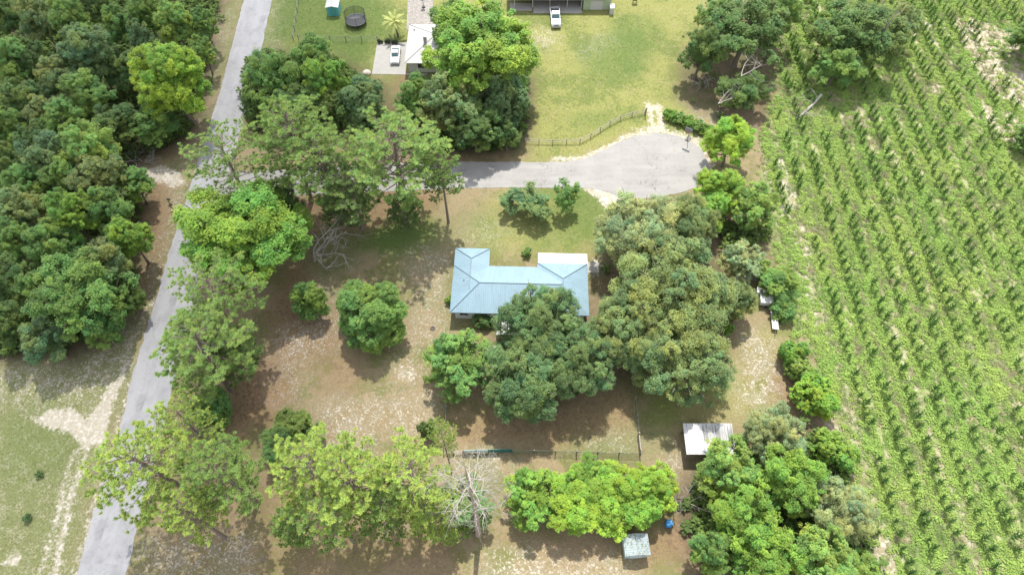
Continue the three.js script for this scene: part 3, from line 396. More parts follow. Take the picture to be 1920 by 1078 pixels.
{ const a = spot(870, 850), b = spot(961, 848), t = thing('privacy_screen', 'dark teal screen panels along the yard fence behind the dead pine', 'fence', a), n = 4;
  const d = b.clone().sub(a).divideScalar(n); for (let i = 0; i < n; i++) { const w = d.length() - 0.05; part(t, 'panel', box(w, 1.1, 0.05, d.x * (i + 0.5), 0.1, d.z * (i + 0.5)), i < 2 ? M(0.3, 0.42, 0.42, 0.8) : M(0.02, 0.13, 0.12, 0.7)); part(t, 'post', box(0.09, 1.3, 0.09, d.x * i, 0, d.z * i - 0.08), timber); } shade(t); }
railFence('board_fence', 'short pale board fence left of the teal screen', [[832, 850], [850, 850], [868, 850]], 0.9, greyTimber, [0.4, 0.8], 1.5);
{ const t = thing('timber_gate', 'grey timber gate at the corner of the back yard', 'gate', spot(1197, 826)); for (let i = 0; i < 5; i++) part(t, 'board', box(0.1, 0.14, 2.2, 0, 0.15 + i * 0.22, 0.6), greyTimber); part(t, 'post', box(0.16, 1.4, 0.16, 0, 0, -0.55), timber); part(t, 'post', box(0.16, 1.4, 0.16, 0.02, 0, 1.75), timber); shade(t); }
{ // tarpaulin-blue barrel under the bright oak
  const t = thing('plastic_barrel', 'bright blue plastic barrel at the edge of the bright oak', 'barrel', spot(1253, 984)); const pr = [[0, 0], [0.42, 0], [0.46, 0.1], [0.5, 0.5], [0.46, 0.9], [0.42, 1.0], [0, 1.0]].map((p) => new THREE.Vector2(p[0] * 0.95, p[1] * 1.0)); part(t, 'body', new THREE.LatheGeometry(pr, 20), M(0.01, 0.2, 0.5, 0.4)); part(t, 'rim', new THREE.TorusGeometry(0.41, 0.035, 6, 20).rotateX(Math.PI / 2).translate(0, 1.0, 0), M(0.01, 0.16, 0.42, 0.4)); part(t, 'lid', new THREE.CylinderGeometry(0.37, 0.37, 0.05, 20).translate(0, 1.01, 0), M(0.01, 0.18, 0.42, 0.4)); shade(t); }
function mailbox(at, label, turn) { const t = thing('mailbox', label, 'mailbox', at, turn, 'mailboxes by the main road'); part(t, 'post', box(0.12, 1.05, 0.12), timber); part(t, 'arm', box(0.1, 0.1, 0.6, 0, 0.95, 0.2), timber); part(t, 'box', new THREE.CylinderGeometry(0.13, 0.13, 0.55, 12, 1, false, 0, Math.PI).rotateZ(Math.PI / 2).rotateY(Math.PI / 2).translate(0, 1.17, 0.2).scale(1, 1, 1), darkMetal); part(t, 'flag', box(0.02, 0.18, 0.05, 0.15, 1.2, 0.1), M(0.5, 0.03, 0.02)); return shade(t); }
mailbox(spot(318, 382), 'dark mailbox on a post, upper one by the road', 1.6); mailbox(spot(322, 392), 'dark mailbox on a post, lower one by the road', 1.6);
{ // pots along the top of the drive
  const r = R0(31), names = ['dark potted plant farthest left along the drive edge', 'dark potted plant second from left along the drive edge', 'dark potted plant third from left along the drive edge', 'dark potted plant fourth along the drive edge', 'dark potted plant fifth along the drive edge', 'dark potted plant nearest the palm along the drive edge'];
  [711, 716, 724, 729, 737, 743].forEach((x, i) => { const t = thing('potted_plant', names[i], 'potted plant', spot(x, 81 + (i > 3 ? 1.5 : 0)), r() * 6, 'pots along the drive'); const s = 0.9 + 0.5 * r(); part(t, 'pot', new THREE.LatheGeometry([[0, 0], [0.2, 0], [0.27, 0.4], [0.23, 0.4], [0.2, 0.35], [0, 0.35]].map((p) => new THREE.Vector2(p[0] * s, p[1] * s)), 12), M(0.05, 0.04, 0.04)); part(t, 'leaves', new THREE.IcosahedronGeometry(0.3 * s, 1).translate(0, 0.5 * s, 0), M(0.02, 0.035, 0.015, 0.9, { flatShading: true })); shade(t); });
}
{ const t = thing('boulder', 'round pale boulder at the corner of the concrete drive', 'rock', spot(687, 138)); const g = new THREE.IcosahedronGeometry(0.7, 2), p = g.attributes.position; for (let i = 0; i < p.count; i++) { const k = 0.85 + 0.3 * vn(p.getX(i) * 2 + 5, p.getY(i) * 2 + p.getZ(i)); p.setXYZ(i, p.getX(i) * k * 1.15, p.getY(i) * k * 0.6 + 0.25, p.getZ(i) * k); } g.computeVertexNormals(); part(t, 'stone', g, M(0.36, 0.33, 0.3, 0.9)); }
{ // clutter by the tall tree on the lawn edge
  const white = M(0.4, 0.39, 0.37, 0.7);
  let t = thing('plastic_table', 'white table with things on it beside the tall lawn tree', 'table', spot(1325, 90), 0.15); part(t, 'top', box(1.3, 0.06, 2.6, 0, 0.74, 0), white); for (const [x, z] of [[-0.5, -1.1], [0.5, -1.1], [-0.5, 1.1], [0.5, 1.1]]) part(t, 'leg', box(0.07, 0.74, 0.07, x, 0, z), white); shade(t);
  t = thing('bench', 'white bench below the white table by the lawn tree', 'bench', spot(1330, 104), 0.1); part(t, 'seat', box(0.8, 0.08, 1.8, 0, 0.42, 0), white); part(t, 'leg', box(0.7, 0.42, 0.1, 0, 0, -0.7), white); part(t, 'leg', box(0.7, 0.42, 0.1, 0, 0, 0.7), white); shade(t);
  t = thing('garden_chair', 'dark garden chair next to the white bench', 'chair', spot(1318, 106), 0.5); part(t, 'seat', box(0.55, 0.06, 0.5, 0, 0.42, 0), darkMetal); part(t, 'backrest', box(0.55, 0.5, 0.06, 0, 0.48, -0.24), darkMetal); for (const [x, z] of [[-0.24, -0.22], [0.24, -0.22], [-0.24, 0.22], [0.24, 0.22]]) part(t, 'leg', box(0.05, 0.42, 0.05, x, 0, z), darkMetal); shade(t);
  t = thing('barbecue_grill', 'black barbecue grill standing on the lawn at the top edge', 'grill', spot(1190, 6), 0.1); part(t, 'bowl', new THREE.SphereGeometry(0.5, 14, 10).scale(1.3, 0.7, 0.8).translate(0, 1.0, 0), darkMetal); for (const [x, z] of [[-0.4, -0.25], [0.4, -0.25], [-0.4, 0.25], [0.4, 0.25]]) part(t, 'leg', rod(V(x, 0, z), V(x * 0.8, 0.95, z * 0.8), 0.035), darkMetal); part(t, 'chimney', cyl(0.06, 0.06, 0.5, 0.5, 1.2, 0), darkMetal); shade(t);
  t = thing('outdoor_heater', 'small dark stand on the patio of the white roofed house', 'stand', spot(794, 14)); part(t, 'base', cyl(0.4, 0.35, 0.3), darkMetal); part(t, 'post', cyl(0.05, 0.05, 1.6, 0, 0.3), darkMetal); part(t, 'shade', new THREE.ConeGeometry(0.5, 0.25, 14).translate(0, 2, 0), darkMetal); shade(t);
  // white things behind the blue-roofed house
  t = thing('carport_canopy', 'white canopy behind the house under the oak branches', 'canopy', spot(952, 612, 2.1).setY(0), 0.02); part(t, 'cover', mergeGeometries([new THREE.BoxGeometry(1.7, 0.05, 2.6).rotateZ(0.2).translate(-0.8, 2.15, 0), new THREE.BoxGeometry(1.7, 0.05, 2.6).rotateZ(-0.2).translate(0.8, 2.15, 0)]), whitePaint); for (const [x, z] of [[-1.5, -1.2], [1.5, -1.2], [-1.5, 1.2], [1.5, 1.2]]) part(t, 'leg', box(0.06, 2.0, 0.06, x, 0, z), whitePaint); shade(t);
  t = thing('garden_bench', 'low white bench in the back yard below the canopy', 'bench', spot(921, 655), 0.05); part(t, 'seat', box(1.5, 0.08, 0.6, 0, 0.42, 0), whitePaint); part(t, 'leg', box(0.1, 0.42, 0.55, -0.6, 0, 0), whitePaint); part(t, 'leg', box(0.1, 0.42, 0.55, 0.6, 0, 0), whitePaint); shade(t);
  t = thing('fire_pit', 'small dark ring of stones on the lawn left of the house', 'fire pit', spot(811, 616)); for (let i = 0; i < 8; i++) { const a = i / 8 * 6.283; part(t, 'stone', new THREE.IcosahedronGeometry(0.19, 1).scale(1.2, 0.8, 1).rotateY(a).translate(Math.cos(a) * 0.5, 0.12, Math.sin(a) * 0.5), M(0.12, 0.1, 0.09)); } t.scale.setScalar(0.6); part(t, 'ash', new THREE.CylinderGeometry(0.4, 0.4, 0.04, 14).translate(0, 0.03, 0), M(0.05, 0.045, 0.04)); shade(t);
  top('path', slab([[1101, 492], [1122, 492], [1124, 512], [1102, 512]].map((p) => spot(...p))), concrete, 'pale concrete path at the corner of the house', 'path', null, 'structure');
}
console.log('built things');
// ---------------------------------------------------------------- vegetation
class MB {                                                                 // a growing mesh with one colour per vertex
  constructor() { this.p = []; this.i = []; this.c = []; }
  v(x, y, z, c) { this.p.push(x, y, z); this.c.push(c[0], c[1], c[2]); return this.p.length / 3 - 1; }
  leaf(px, py, pz, n, tx, ty, tz, L, W, c) {                               // a pointed leaf spray of two faces, creased a little
    const bx = n.y * tz - n.z * ty, by = n.z * tx - n.x * tz, bz = n.x * ty - n.y * tx, f = -0.25 * W;
    const a = this.v(px - tx * L, py - ty * L, pz - tz * L, c), b = this.v(px + bx * W + n.x * f, py + by * W + n.y * f, pz + bz * W + n.z * f, c), d = this.v(px + tx * L, py + ty * L, pz + tz * L, c), e = this.v(px - bx * W + n.x * f, py - by * W + n.y * f, pz - bz * W + n.z * f, c);
    this.i.push(a, b, d, a, d, e);
  }
  blade(x, y, z, dx, dy, dz, L, W, r, c) {                                 // a thin needle spray
    let ex = dz + 0.3 * r(), ez = -dx + 0.3 * r(); const k = W / (Math.hypot(ex, ez) || 1); ex *= k; ez *= k;
    const a = this.v(x - ex, y, z - ez, c), b = this.v(x + ex, y, z + ez, c), d = this.v(x + dx * L, y + dy * L, z + dz * L, c); this.i.push(a, b, d);
  }
  tube(pts, rad, n, c = [1, 1, 1]) {
    const base = [];
    for (let k = 0; k < pts.length; k++) {
      const d = pts[Math.min(pts.length - 1, k + 1)].clone().sub(pts[Math.max(0, k - 1)]).normalize(), s = Math.abs(d.y) > 0.9 ? V(1, 0, 0) : V(0, 1, 0), u = s.cross(d).normalize(), w = d.clone().cross(u); base.push(this.p.length / 3);
      for (let j = 0; j < n; j++) { const a = j / n * 6.2832, x = Math.cos(a) * rad[k], y = Math.sin(a) * rad[k]; this.v(pts[k].x + u.x * x + w.x * y, pts[k].y + u.y * x + w.y * y, pts[k].z + u.z * x + w.z * y, c); }
      if (k) for (let j = 0; j < n; j++) { const a = base[k - 1] + j, b = base[k - 1] + (j + 1) % n, e = base[k] + j, f = base[k] + (j + 1) % n; this.i.push(a, b, e, b, f, e); }
    }
  }
  geo(smooth) { const g = new THREE.BufferGeometry(); g.setAttribute('position', new THREE.Float32BufferAttribute(this.p, 3)); g.setAttribute('color', new THREE.Float32BufferAttribute(this.c, 3)); g.setIndex(this.i); if (smooth) g.computeVertexNormals(); return g; }
}
const dirOn = (r, lo = -1) => { const y = lo + (1 - lo) * r(), a = r() * 6.2832, s = Math.sqrt(Math.max(0, 1 - y * y)); return V(Math.cos(a) * s, y, Math.sin(a) * s); };
// a broad-leaved tree: limbs carry rounded lobes, lobes carry tufts, tufts carry leaf sprays
function broadleaf(seed, o) {
  const r = R0(seed), { R, h, base } = o, cy = base + (h - base) * (o.mid ?? 0.42), up = h - cy, dn = cy - base, lobes = [], cr = new MB(), tr = new MB();
  for (let k = 0; k < o.lobes; k++) {
    let best = null, bd = -1;
    for (let q = 0; q < 14; q++) { const d = dirOn(r, -0.45), f = 0.45 + 0.4 * r(), p = V(d.x * R * f, cy + d.y * (d.y > 0 ? up : dn) * f, d.z * R * f); let m = 1e9; for (const l of lobes) m = Math.min(m, l.p.distanceTo(p)); if (m > bd) { bd = m; best = p; } }
    lobes.push({ p: best, r: R * o.lobeR * (0.75 + 0.5 * r()), t: 0.82 + 0.36 * r(), y: r(), s: o.even ? V(1, 1, 1) : V(0.7 + 0.7 * r(), 0.65 + 0.6 * r(), 0.7 + 0.7 * r()) });
  }
  lobes.push({ p: V(0, cy + up * 0.1, 0), r: R * 0.45, t: 1, y: 0.5, s: V(1, 1, 1) });
  const n = V(0, 0, 0), centre = V(0, cy - dn * 0.4, 0);
  for (const l of lobes) {
    const count = Math.round(o.tufts * (l.r / (R * o.lobeR)) ** 2);
    for (let q = 0; q < count; q++) {
      const d = dirOn(r), tuft = l.r * o.tuftR * (0.7 + 0.6 * r()), ro = l.r * (0.62 + 0.5 * r()), c = V(l.p.x + d.x * ro * l.s.x, l.p.y + d.y * ro * l.s.y * (o.flat ?? 0.9), l.p.z + d.z * ro * l.s.z);
      if (0.5 * vn(c.x * 0.8 + seed, c.z * 0.8 + c.y * 0.5) + 0.5 * vn(c.x * 0.5 + c.y * 0.9, c.z * 0.9 + seed) < (o.gaps ?? 0.36)) continue;
      if (c.y < base * 0.8) continue;
      let deep = false; for (const m of lobes) if (m !== l && m.p.distanceTo(c) < m.r * 0.72) { deep = true; break; }
      if (deep && r() < 0.85) continue;
      const out = c.clone().sub(centre).normalize().add(d).normalize(), t2 = l.t * (0.82 + 0.36 * r()), yel = 0.45 * (l.y - 0.5) + 0.3 * (r() - 0.5), m = Math.round(o.leaves * (0.7 + 0.6 * r()));
      for (let k = 0; k < m; k++) {
        const e = dirOn(r), s = Math.pow(r(), 0.4) * tuft, x = c.x + e.x * s, y = c.y + e.y * s * 0.75, z = c.z + e.z * s;
        n.set(out.x * 0.45 + e.x * 0.4 + (r() - 0.5) * 1.1, out.y * 0.4 + 1.0 + e.y * 0.3 + (r() - 0.5) * 0.8, out.z * 0.45 + e.z * 0.4 + (r() - 0.5) * 1.1).normalize();
        let tx = r() - 0.5, ty = r() - 0.6, tz = r() - 0.5; const dt = tx * n.x + ty * n.y + tz * n.z; tx -= dt * n.x; ty -= dt * n.y; tz -= dt * n.z; const tl = 1 / (Math.hypot(tx, ty, tz) || 1);
        const t3 = t2 * (0.8 + 0.4 * r()), yy = yel + 0.2 * (r() - 0.5), L = o.leaf[0] * (0.7 + 0.6 * r());
        cr.leaf(x, y, z, n, tx * tl, ty * tl, tz * tl, L, o.leaf[1] * L / o.leaf[0], [t3 * (1 + yy), t3 * (1 + 0.25 * yy), t3 * (1 - 0.5 * yy)]);
      }
    }
  }
  const tw = o.trunk ?? R * 0.055, lean = V((r() - 0.5) * 0.8, 0, (r() - 0.5) * 0.8), tp = [V(0, -0.1, 0), V(lean.x * 0.3, base * 0.5, lean.z * 0.3), V(lean.x, base + 0.3, lean.z), V(lean.x * 1.2, cy, lean.z * 1.2), V(lean.x, cy + up * 0.6, lean.z)];
  tr.tube(tp, [tw * 1.5, tw, tw * 0.85, tw * 0.55, tw * 0.12], 8);
  for (const l of lobes) { const s = tp[2].clone().lerp(tp[3], r() * 0.9), m = s.clone().lerp(l.p, 0.5).add(V((r() - 0.5), 0.6 * r(), (r() - 0.5))); tr.tube([s, m, l.p, l.p.clone().add(l.p.clone().sub(m).multiplyScalar(0.6))], [tw * 0.42, tw * 0.28, tw * 0.14, 0.015], 5); }
  return { h, R, cy: cy + up * 0.12, trunk: tr.geo(true), crown: cr.geo() };
}
// a tall pine: bare stem, whorls of limbs, brushes of needles at the twig ends
function pine(seed, o) {
  const r = R0(seed), { R, h, base } = o, cr = new MB(), tr = new MB(), lx = (r() - 0.5) * 1.4, lz = (r() - 0.5) * 1.4, at = (y) => V(lx * (y / h) ** 2, y, lz * (y / h) ** 2), tw = o.trunk ?? 0.26;
  tr.tube([0, 0.25, 0.5, 0.75, 0.97].map((f) => at(h * f - (f ? 0 : 0.1))), [tw * 1.3, tw, tw * 0.8, tw * 0.5, 0.03], 7);
  const tuft = (p, d, s) => { const t = 0.78 + 0.44 * r(), yy = 0.3 * (r() - 0.5); for (let k = 0; k < o.blades; k++) { const e = dirOn(r), x = e.x + d.x * 0.7, y = Math.abs(e.y) * 0.8 + d.y * 0.4 + 0.2, z = e.z + d.z * 0.5, q = 1 / Math.hypot(x, y, z), tt = t * (0.85 + 0.3 * r()); cr.blade(p.x, p.y, p.z, x * q, y * q, z * q, s * (0.8 + 0.4 * r()), 0.03 + 0.012 * r(), r, [tt * (1 + yy), tt * (1 + 0.2 * yy), tt * (1 - 0.4 * yy)]); } };
  const gap = o.gap ?? 0.8, nW = Math.round((h - base) / gap);
  for (let w = 0; w < nW; w++) {
    const t = (w + r() * 0.6) / nW, y = base + (h - base) * t * 0.96, prof = (0.72 + 0.75 * t - 0.5 * t * t) * Math.sqrt(Math.max(0.02, 1 - t * t)) * 1.1, nb = 3 + (r() * 3 | 0), a0 = r() * 6.28;
    if (r() < (o.thin ?? 0)) continue;
    for (let b = 0; b < nb; b++) {
      const a = a0 + b / nb * 6.28 + (r() - 0.5) * 0.7, L = R * prof * (0.6 + 0.5 * r()), rise = 0.05 + 0.35 * t * t + 0.15 * (r() - 0.5), s = at(y), P = [s];
      for (let k = 1; k <= 3; k++) { const f = k / 3; P.push(V(s.x + Math.cos(a + 0.25 * (r() - 0.5)) * L * f, y + L * (rise * f + 0.12 * f * f) - 0.05, s.z + Math.sin(a + 0.25 * (r() - 0.5)) * L * f)); }
      tr.tube(P, [0.07, 0.05, 0.03, 0.012], 4);
      const nt = Math.round(L * o.twigs);
      for (let q = 0; q < nt; q++) {
        const f = Math.min(0.99, 0.12 + 0.88 * Math.pow((q + r()) / nt, 0.62)) * 3, k = Math.min(2, f | 0), p = P[k].clone().lerp(P[k + 1], f - k), ta = a + (r() < 0.5 ? -1 : 1) * (0.35 + 0.8 * r()), tl = (0.35 + 0.75 * r()) * (0.5 + 0.12 * L), d = V(Math.cos(ta), 0.25 + 0.5 * r(), Math.sin(ta)).normalize(), e = p.clone().addScaledVector(d, tl);
        tr.tube([p, e], [0.022, 0.012], 3);
        tuft(e, d, o.needle); if (r() < 0.5) tuft(p.clone().lerp(e, 0.55), d, o.needle * 0.9);
      }
      for (let q = 0; q < 3; q++) tuft(P[3].clone().add(V((r() - 0.5) * 0.5, 0.2 * r(), (r() - 0.5) * 0.5)), V(Math.cos(a), 0.5, Math.sin(a)), o.needle);
    }
  }
  for (let q = 0; q < 8; q++) tuft(at(h * 0.97).add(V((r() - 0.5) * 0.7, (r() - 0.4) * 0.6, (r() - 0.5) * 0.7)), V(0, 1, 0), o.needle);
  return { h, R, cy: base + (h - base) * 0.62, trunk: tr.geo(true), crown: cr.geo() };
}
// bare branching wood
function deadWood(seed, o) {
  const r = R0(seed), mb = new MB();
  const grow = (p, d, L, rad, lvl) => {
    const P = [p]; let e = d.clone(); for (let k = 0; k < 3; k++) { e = e.clone().add(V((r() - 0.5) * o.wild, (r() - 0.5) * o.wild + (o.lift ?? 0), (r() - 0.5) * o.wild)).normalize(); P.push(P[k].clone().addScaledVector(e, L / 3)); }
    if (o.floor) P.forEach((q) => { q.y = Math.max(o.floor, q.y); });
    mb.tube(P, [rad, rad * 0.8, rad * 0.6, rad * 0.32], lvl > 1 ? 3 : 5); if (lvl >= o.levels) return;
    const n = o.kids[lvl] + (r() * 2 | 0); for (let q = 0; q < n; q++) { const f = 0.25 + 0.75 * (q + r()) / n, k = Math.min(2, f * 3 | 0), s = P[k].clone().lerp(P[k + 1], f * 3 - k), b = dirOn(r); grow(s, e.clone().multiplyScalar(0.7).addScaledVector(b, 0.75).normalize(), L * (0.4 + 0.25 * r()), rad * 0.45, lvl + 1); }
  };
  o.start(grow, r, mb); return mb.geo(true);
}
const leafM = (r, g, b, t = 0.5) => new THREE.MeshPhysicalMaterial({ color: new THREE.Color(r, g, b), vertexColors: true, roughness: 1, transmission: t, thickness: 0, specularIntensity: 0.4, side: THREE.DoubleSide });
const T = { dark: leafM(0.12, 0.2, 0.055), mid: leafM(0.165, 0.285, 0.07), light: leafM(0.22, 0.335, 0.075), bright: leafM(0.2, 0.34, 0.055), lime: leafM(0.245, 0.39, 0.05), blue: leafM(0.155, 0.25, 0.1), olive: leafM(0.2, 0.265, 0.092), oakGreen: leafM(0.138, 0.22, 0.078), grey: leafM(0.3, 0.36, 0.16), pine: leafM(0.23, 0.345, 0.09, 0.4), pineLight: leafM(0.34, 0.45, 0.1, 0.4), pineDark: leafM(0.155, 0.235, 0.07, 0.4) };
const barkM = new THREE.MeshStandardMaterial({ color: new THREE.Color(0.12, 0.1, 0.08), roughness: 1, vertexColors: true }), pineBark = new THREE.MeshStandardMaterial({ color: new THREE.Color(0.15, 0.12, 0.1), roughness: 1, vertexColors: true }), deadM = new THREE.MeshStandardMaterial({ color: new THREE.Color(0.28, 0.26, 0.24), roughness: 1, vertexColors: true });
const proto = {
  loose: [1, 2, 3].map((s) => broadleaf(s * 43 + 9, { R: 6, h: 12, base: 2.4, lobes: 22, lobeR: 0.18, tufts: 38, tuftR: 0.42, leaves: 42, leaf: [0.128, 0.072], trunk: 0.35 })),
  wood: [1, 2, 3, 4].map((s) => broadleaf(s * 11, { R: 4, h: 13, base: 3, lobes: 20, lobeR: 0.29, tufts: 38, tuftR: 0.36, leaves: 49, leaf: [0.124, 0.071] })),
  oak: [1, 2, 3].map((s) => broadleaf(s * 23 + 5, { R: 5, h: 10.5, base: 1.6, lobes: 24, lobeR: 0.26, tufts: 40, tuftR: 0.35, leaves: 49, leaf: [0.124, 0.071] })),
  live: [1, 2, 3].map((s) => broadleaf(s * 37 + 1, { R: 8, h: 13.5, base: 2.6, lobes: 44, lobeR: 0.19, tufts: 45, tuftR: 0.36, leaves: 59, leaf: [0.118, 0.065], flat: 0.8, trunk: 0.6 })),
  tall: [1, 2].map((s) => broadleaf(s * 53 + 2, { R: 8, h: 19, base: 4, lobes: 36, lobeR: 0.21, tufts: 42, tuftR: 0.38, leaves: 64, leaf: [0.154, 0.094], trunk: 0.45 })),
  cedar: [1, 2].map((s) => broadleaf(s * 67 + 3, { R: 4, h: 9.5, base: 0.3, mid: 0.36, even: true, lobes: 24, lobeR: 0.28, tufts: 68, tuftR: 0.26, gaps: 0.22, leaves: 39, leaf: [0.106, 0.045], trunk: 0.22 })),
  small: [1, 2].map((s) => broadleaf(s * 71 + 4, { R: 2.4, h: 5.6, base: 1.1, lobes: 10, lobeR: 0.36, tufts: 32, tuftR: 0.36, leaves: 39, leaf: [0.094, 0.054], trunk: 0.12 })),
  shrub: [1, 2].map((s) => broadleaf(s * 83 + 6, { R: 2, h: 2.9, base: 0.05, mid: 0.4, lobes: 14, lobeR: 0.33, tufts: 42, tuftR: 0.3, leaves: 39, leaf: [0.089, 0.054], trunk: 0.08 })),
  pine: [1, 2, 3, 4].map((s) => pine(s * 91 + 7, { R: 4.6, h: 20, base: 8.5, blades: 34, needle: 0.36, twigs: 3.5, gap: 0.72 })),
  thinPine: [1, 2].map((s) => pine(s * 97 + 8, { R: 5, h: 22, base: 10, blades: 32, needle: 0.36, twigs: 2.9, gap: 0.92, thin: 0.1 })),
  youngPine: [1, 2].map((s) => pine(s * 101 + 9, { R: 2.6, h: 9, base: 2.4, blades: 28, needle: 0.36, twigs: 4, gap: 0.5, trunk: 0.14 })),
};
console.log('prototypes', Object.entries(proto).map(([k, a]) => k + ' ' + a.map((p) => (p.crown.index.count / 3 | 0) + '+' + (p.trunk.index.count / 3 | 0))).join('; '));
const tr0 = R0(4242); let treeN = 0;
// kind, crown centre and half-width in the photograph, height in metres, leaf colour, label
function tree(kind, px, py, rpx, h, tone, label, group, o = {}) {
  const list = proto[kind], k = o.v ?? treeN++ % list.length, p = list[k], hc = h * p.cy / p.h, c = spot(px, py, hc), Rm = rpx / perMetre(c);
  const isPine = /ine$/.test(kind), isShrub = kind === 'shrub';
  const t = thing(o.name ?? (isPine ? 'pine_tree' : isShrub ? 'shrub' : kind === 'cedar' ? 'cedar_tree' : /live|oak/.test(kind) ? 'oak_tree' : 'broadleaf_tree'), label, o.cat ?? (isShrub ? 'shrub' : 'tree'), V(c.x, 0, c.z), tr0() * 6.28, group);
  const s = 0.91 * Rm / p.R, sy = h / p.h; t.scale.set(s, sy, s);
  part(t, 'trunk', p.trunk, isPine ? pineBark : barkM); part(t, 'crown', p.crown, T[tone]).userData.kind = 'stuff';
  return t;
}
const FG = 'trees of the forest left of the road';
for (const a of [
  ['wood', 72, 40, 36, 14, 'olive', 'yellowish crown in the forest near the top left corner'], ['wood', 134, 40, 38, 14, 'mid', 'rounded green crown right of the yellowish one at top of the forest'], ['wood', 15, 25, 34, 13, 'dark', 'dark crown in the very top left corner'], ['wood', 190, 12, 34, 13, 'dark', 'dark crown at the top edge above the forest'], ['wood', 222, 48, 32, 12, 'mid', 'dull green crown between the top edge and the lime tree'], ['wood', 272, 22, 34, 13, 'mid', 'green crown at the top edge, left of the pale one'],
  ['wood', 325, 42, 36, 13, 'light', 'pale green crown near the top of the forest by the road'], ['wood', 383, 45, 28, 10, 'mid', 'roadside green crown at the top of the forest'], ['wood', 265, 72, 26, 11, 'blue', 'small bluish crown above the lime tree'], ['wood', 165, 100, 50, 16, 'blue', 'large soft bluish green crown left of the lime tree'],
  ['tall', 316, 148, 80, 17, 'lime', 'big lime green dome standing beside the road bend'], ['wood', 378, 95, 26, 9, 'light', 'small light green tree between lime dome and road'], ['wood', 112, 150, 42, 13, 'olive', 'olive crown below the bluish crown in the upper forest'], ['wood', 165, 182, 46, 13, 'mid', 'green crown left of the lime dome, lower down'], ['wood', 20, 112, 40, 13, 'mid', 'green crown at the left edge under the corner trees'], ['wood', 66, 110, 34, 11, 'dark', 'dark hollow crown among the upper left trees'],
  ['wood', 45, 190, 44, 12, 'dark', 'dark crown near the left edge, a quarter way down'], ['wood', 90, 215, 36, 11, 'olive', 'brownish olive crown in the middle of the forest'], ['wood', 125, 228, 42, 12, 'mid', 'green crown above the pale bulging one'], ['wood', 215, 232, 46, 10, 'dark', 'low dark crown below the lime dome, left part'], ['wood', 285, 230, 44, 8.5, 'mid', 'low green crown in front of the lime dome'], ['wood', 14, 240, 36, 12, 'mid', 'green crown cut by the left edge, above the track level'],
  ['wood', 168, 278, 52, 15, 'light', 'pale bulging crown left of the sandy track'], ['wood', 88, 300, 50, 14, 'blue', 'bluish crown next to the pale bulging one'], ['wood', 12, 310, 36, 12, 'dark', 'dark bluish crown at left edge beside the track level'], ['wood', 190, 335, 54, 12, 'olive', 'olive crown just below the sandy track mouth'], ['wood', 250, 345, 36, 8, 'mid', 'low roadside crown just below the sandy track'],
  ['wood', 134, 405, 48, 14, 'bright', 'bright yellow green crown in the middle of the left forest'], ['wood', 200, 392, 42, 12, 'mid', 'green crown right of the bright yellow green one'], ['wood', 240, 445, 42, 11, 'bright', 'bright green crown reaching a limb toward the road'], ['wood', 40, 395, 46, 13, 'olive', 'dull olive crown left of the bright yellow green one'], ['wood', 28, 455, 44, 13, 'mid', 'green crown at the left edge at mid height'], ['wood', 95, 462, 50, 13, 'mid', 'broad green crown below the bright yellow green one'], ['wood', 202, 500, 44, 12, 'olive', 'olive crown above the large drooping oak'],
  ['oak', 152, 552, 92, 14, 'mid', 'large drooping oak at the south corner of the forest'], ['wood', 28, 525, 46, 12, 'dark', 'dark crown left of the large drooping oak'], ['wood', 82, 635, 48, 9, 'blue', 'bluish bushy tree at the lower tip of the forest'], ['wood', 18, 605, 42, 10, 'dark', 'dark crown at left edge near the lower forest tip'], ['wood', 236, 560, 34, 7, 'dark', 'low dark tree between drooping oak and road'], ['wood', 190, 620, 40, 7, 'mid', 'low green tree at the foot of the drooping oak'],
  ['wood', 75, 545, 40, 11, 'mid', 'green crown squeezed between drooping oak and dark crown'], ['wood', 130, 340, 42, 12, 'mid', 'green crown between the bluish and the olive ones'], ['wood', 45, 350, 40, 12, 'mid', 'green crown above the dull olive one at left'], ['wood', 72, 265, 38, 11, 'dark', 'dark crown above the bluish one in mid forest'], ['wood', 230, 125, 40, 11, 'dark', 'dark crown in the gap left of the lime dome'],
]) tree(a[0], a[1], a[2], a[3], a[4], a[5], a[6], FG);
const NG = 'trees between the white roofed house and the side street';
for (const a of [
  ['oak', 508, 150, 62, 13, 'mid', 'dull green tree beside the road, left of the group near the drive'], ['oak', 585, 105, 44, 10, 'mid', 'green tree just below the trampoline lawn'], ['oak', 610, 150, 48, 12, 'bright', 'glossy green tree in the middle of the group left of the drive'], ['cedar', 682, 198, 52, 10, 'blue', 'grey green cedar nearest the concrete drive'], ['oak', 555, 195, 48, 9, 'dark', 'dark tree in the lower part of the group left of the drive'], ['cedar', 480, 205, 30, 8, 'dark', 'small dark cedar at the road side of the group'], ['cedar', 640, 205, 40, 8, 'dark', 'dark cedar behind the middle pine tops'],
  ['tall', 905, 92, 122, 19, 'bright', 'towering bright green tree covering the end of the white house'], ['oak', 845, 195, 66, 13, 'olive', 'olive brown tree below the white roof'], ['cedar', 948, 200, 48, 12, 'blue', 'bluish cedar below the towering bright tree'], ['oak', 890, 235, 56, 10, 'dark', 'dark tree at the side street under the towering bright one'], ['cedar', 785, 190, 46, 10, 'mid', 'feathery green cedar right of the sandy drive track'], ['oak', 950, 252, 30, 7, 'dark', 'dark low tree where the rail fence starts'], ['oak', 845, 45, 44, 14, 'mid', 'green tree behind the towering bright tree at top'],
]) tree(a[0], a[1], a[2], a[3], a[4], a[5], a[6], NG);
const PG = 'tall pines along the streets';
